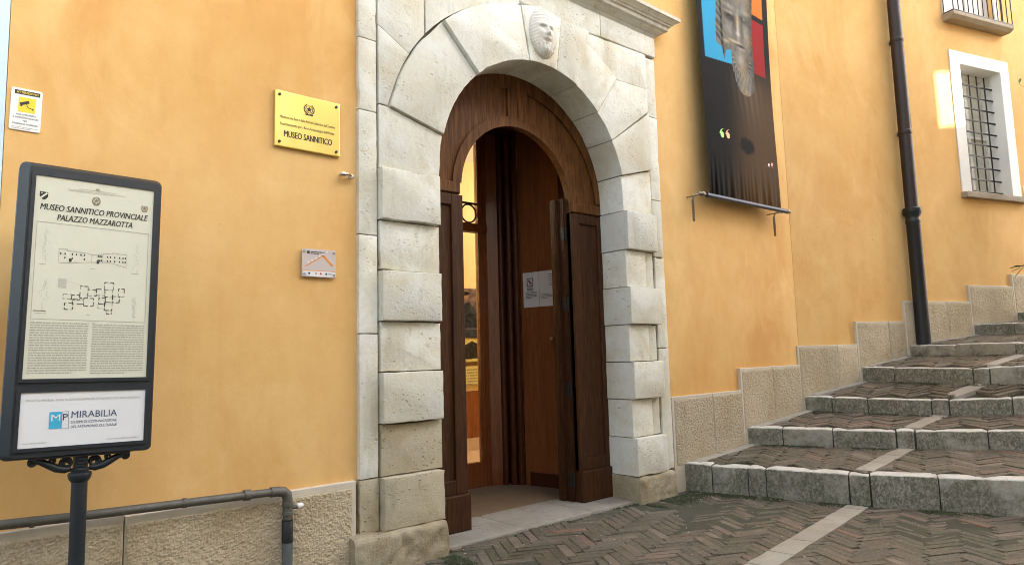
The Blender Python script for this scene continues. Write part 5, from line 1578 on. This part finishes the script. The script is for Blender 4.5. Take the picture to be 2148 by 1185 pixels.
def branch(p0, p1, r0, n_leaf, L, sp=1.0):
    mid = p0.lerp(p1, 0.5) + Vector((rs.uniform(-.08, .08), rs.uniform(-.08, .08), 0.06))
    pts = [p0.lerp(mid, t).lerp(mid.lerp(p1, t), t) for t in (0, .25, .5, .75, 1)]
    tb.tube(pts, [r0, r0 * .85, r0 * .7, r0 * .55, r0 * .35], 6)
    for i in range(n_leaf):
        t = rs.uniform(0.45, 1.0) if i > 5 else 1.0
        q = p0.lerp(mid, t).lerp(mid.lerp(p1, t), t)
        dv = (p1 - mid).normalized() * 0.5 + Vector((rs.uniform(-1, 1), rs.uniform(-1, 1), rs.uniform(-.5, .8)))
        leaf(lb, q, dv, L * rs.uniform(.7, 1.15), L * 0.34)
root = sb + Vector((0, 0, 0.3))
for i in range(34):
    a = rs.uniform(0, 2 * math.pi); h = rs.uniform(0.35, 2.9); rr = rs.uniform(0.10, 0.34)
    branch(root + Vector((0, 0, h * 0.35)), root + Vector((math.cos(a) * rr, math.sin(a) * rr, h)), 0.012, 16, 0.16)
branch(root + Vector((0, 0, 0.1)), w2(3.24, 1.86, 0.42), 0.012, 30, 0.17)
branch(root + Vector((0, 0, 0.05)), w2(3.25, 1.33, 0.42), 0.010, 14, 0.10)
branch(root + Vector((0, 0, 1.9)), w2(3.53, 4.16, 0.42), 0.006, 3, 0.10)
tb.tube([root - Vector((0, 0, .05)), root + Vector((.02, 0, 1.2)), root + Vector((0, .03, 2.5))], [0.028, 0.02, 0.01], 8)
tb.build('trunk', M['bark'], shrub); lb.build('foliage', M['leaf'], shrub, fix=False)

# moss creeping along the feet of the walls and steps
mo = MB(); rs = random.Random(3)
def clump(p, r):
    n = 5; a0 = rs.uniform(0, 6)
    vs = [(p[0] + r * rs.uniform(.7, 1.3) * math.cos(a0 + 2*math.pi*k/n), p[1] + r * rs.uniform(.7, 1.3) * math.sin(a0 + 2*math.pi*k/n), p[2] - 0.004) for k in range(n)]
    vs.append((p[0], p[1], p[2] + r * rs.uniform(.3, .6)))
    mo.add(vs, [(k, (k+1) % n, n) for k in range(n)])
def mossline(a, b, nrm, za, zb_, n, spread, rmax=0.010):
    for i in range(n):
        t = rs.random(); p = a.lerp(b, t)
        if noise.noise(Vector((p.x * 3.1, p.y * 3.1, 7))) < -0.12: continue
        d = abs(rs.gauss(0, spread))
        q = p + nrm * d
        clump((q.x, q.y, za + (zb_ - za) * t), rs.uniform(.003, rmax) * (1 - min(.6, d / (4 * spread))))
for k in range(5):
    W, S, E, z, zf = NOS[k]
    t = (S - W).normalized(); o = Vector((t.y, -t.x)); o = o if o.x < 0 else -o
    zz = GZ if k == 0 else None
    mossline(W, S, o, (GZ if k == 0 else zf) + .001, (GZ if k == 0 else zf) + .001, 1700 if k == 0 else 700, 0.055, 0.012)
    t = (E - S).normalized(); o = Vector((t.y, -t.x)); o = o if o.x < 0 else -o
    E2 = S + (E - S).normalized() * 1.4
    mossline(S, E2, o, (GZ if k == 0 else zf) + .001, (GZ if k == 0 else zf) + .001, 2000 if k == 0 else 700, 0.06, 0.012)
mossline(Vector((-0.65, -0.13)), Vector((-0.02, -0.13)), Vector((0, -1)), GZ + .002, GZ + .002, 2200, 0.13, 0.013)
mossline(Vector((0.0, -0.045)), Vector((1.75, -0.045)), Vector((0, -1)), GZ + .002, GZ + .002, 500, 0.02)
mossline(Vector((1.75, -0.12)), Vector((2.4, -0.10)), Vector((0, -1)), GZ + .002, GZ + .002, 1500, 0.10, 0.012)
mo.build('moss', M['moss'], None, fix=False, kind='stuff')

# ================================================================== NEIGHBOURS
nb = thing('neighbouring_house', (-4.5, 0.3, GZ), 'pale blue rendered house adjoining the left end of the ochre facade', 'building')
mb = MB(); mb.box((-7.5, -0.012, -0.6), (-2.203, 0.30, 6.4)); mb.build('wall', M['blue'], nb)
mb = MB(); mb.box((-7.5, -0.04, -0.6), (-2.203, -0.0125, 0.36)); mb.build('plinth', M['plinth_rim'], nb)

# unseen house added to shade the facade, its opening cut to form the sun beam
op = thing('added_shade_house', (-2.4, -7.6, GZ), 'tall plain house added unseen across the street to shade the facade', 'building')
HT = 9.5; HB = 6.4; OX0, OX1 = 1.6, 13.5
hx0, hx1, hz0, hz1 = HOLE
b = MB()
b.box((OX0, -10.2, -0.6), (OX1, -7.2, HB))
for x0, x1, z0, z1 in ((OX0, hx0, HB, HT), (hx1, OX1, HB, HT), (hx0, hx1, HB, hz0), (hx0, hx1, hz1, HT)): b.box((x0, -7.35, z0), (x1, -7.2, z1))
b.build('wall', M['plaster_op'], op)
lo_h = thing('added_low_house', (-5.0, -8.6, GZ), 'lower plain house added unseen left of the taller one to darken the lower facade', 'building')
b = MB(); b.box((-22.0, -11.0, -0.6), (1.55, -7.6, 5.9)); b.build('wall', M['plaster_op'], lo_h)  # out of view, added to cut low sky light on the facade

# grit and scraps of paper lying in the joints
gr = MB(); rs = random.Random(44)
for i in range(130):
    x, y = rs.uniform(-0.6, 3.0), -abs(rs.gauss(0, 0.8)) - 0.06
    if dist_line(Vector((x, y)), 0) > -0.03: continue
    r_ = rs.uniform(0.0025, 0.0075); a = rs.uniform(0, 6.28)
    gr.add([(x + r_ * rs.uniform(.6, 1.4) * math.cos(a + k * 1.57), y + r_ * rs.uniform(.4, 1.2) * math.sin(a + k * 1.57), GZ + 0.004) for k in range(4)] + [(x, y, GZ + 0.004 + r_ * 0.7)], [(0, 1, 4), (1, 2, 4), (2, 3, 4), (3, 0, 4)])
gr.build('grit', plain('pale_grit', (0.50, 0.47, 0.40), 0.9), None, fix=False, kind='stuff')
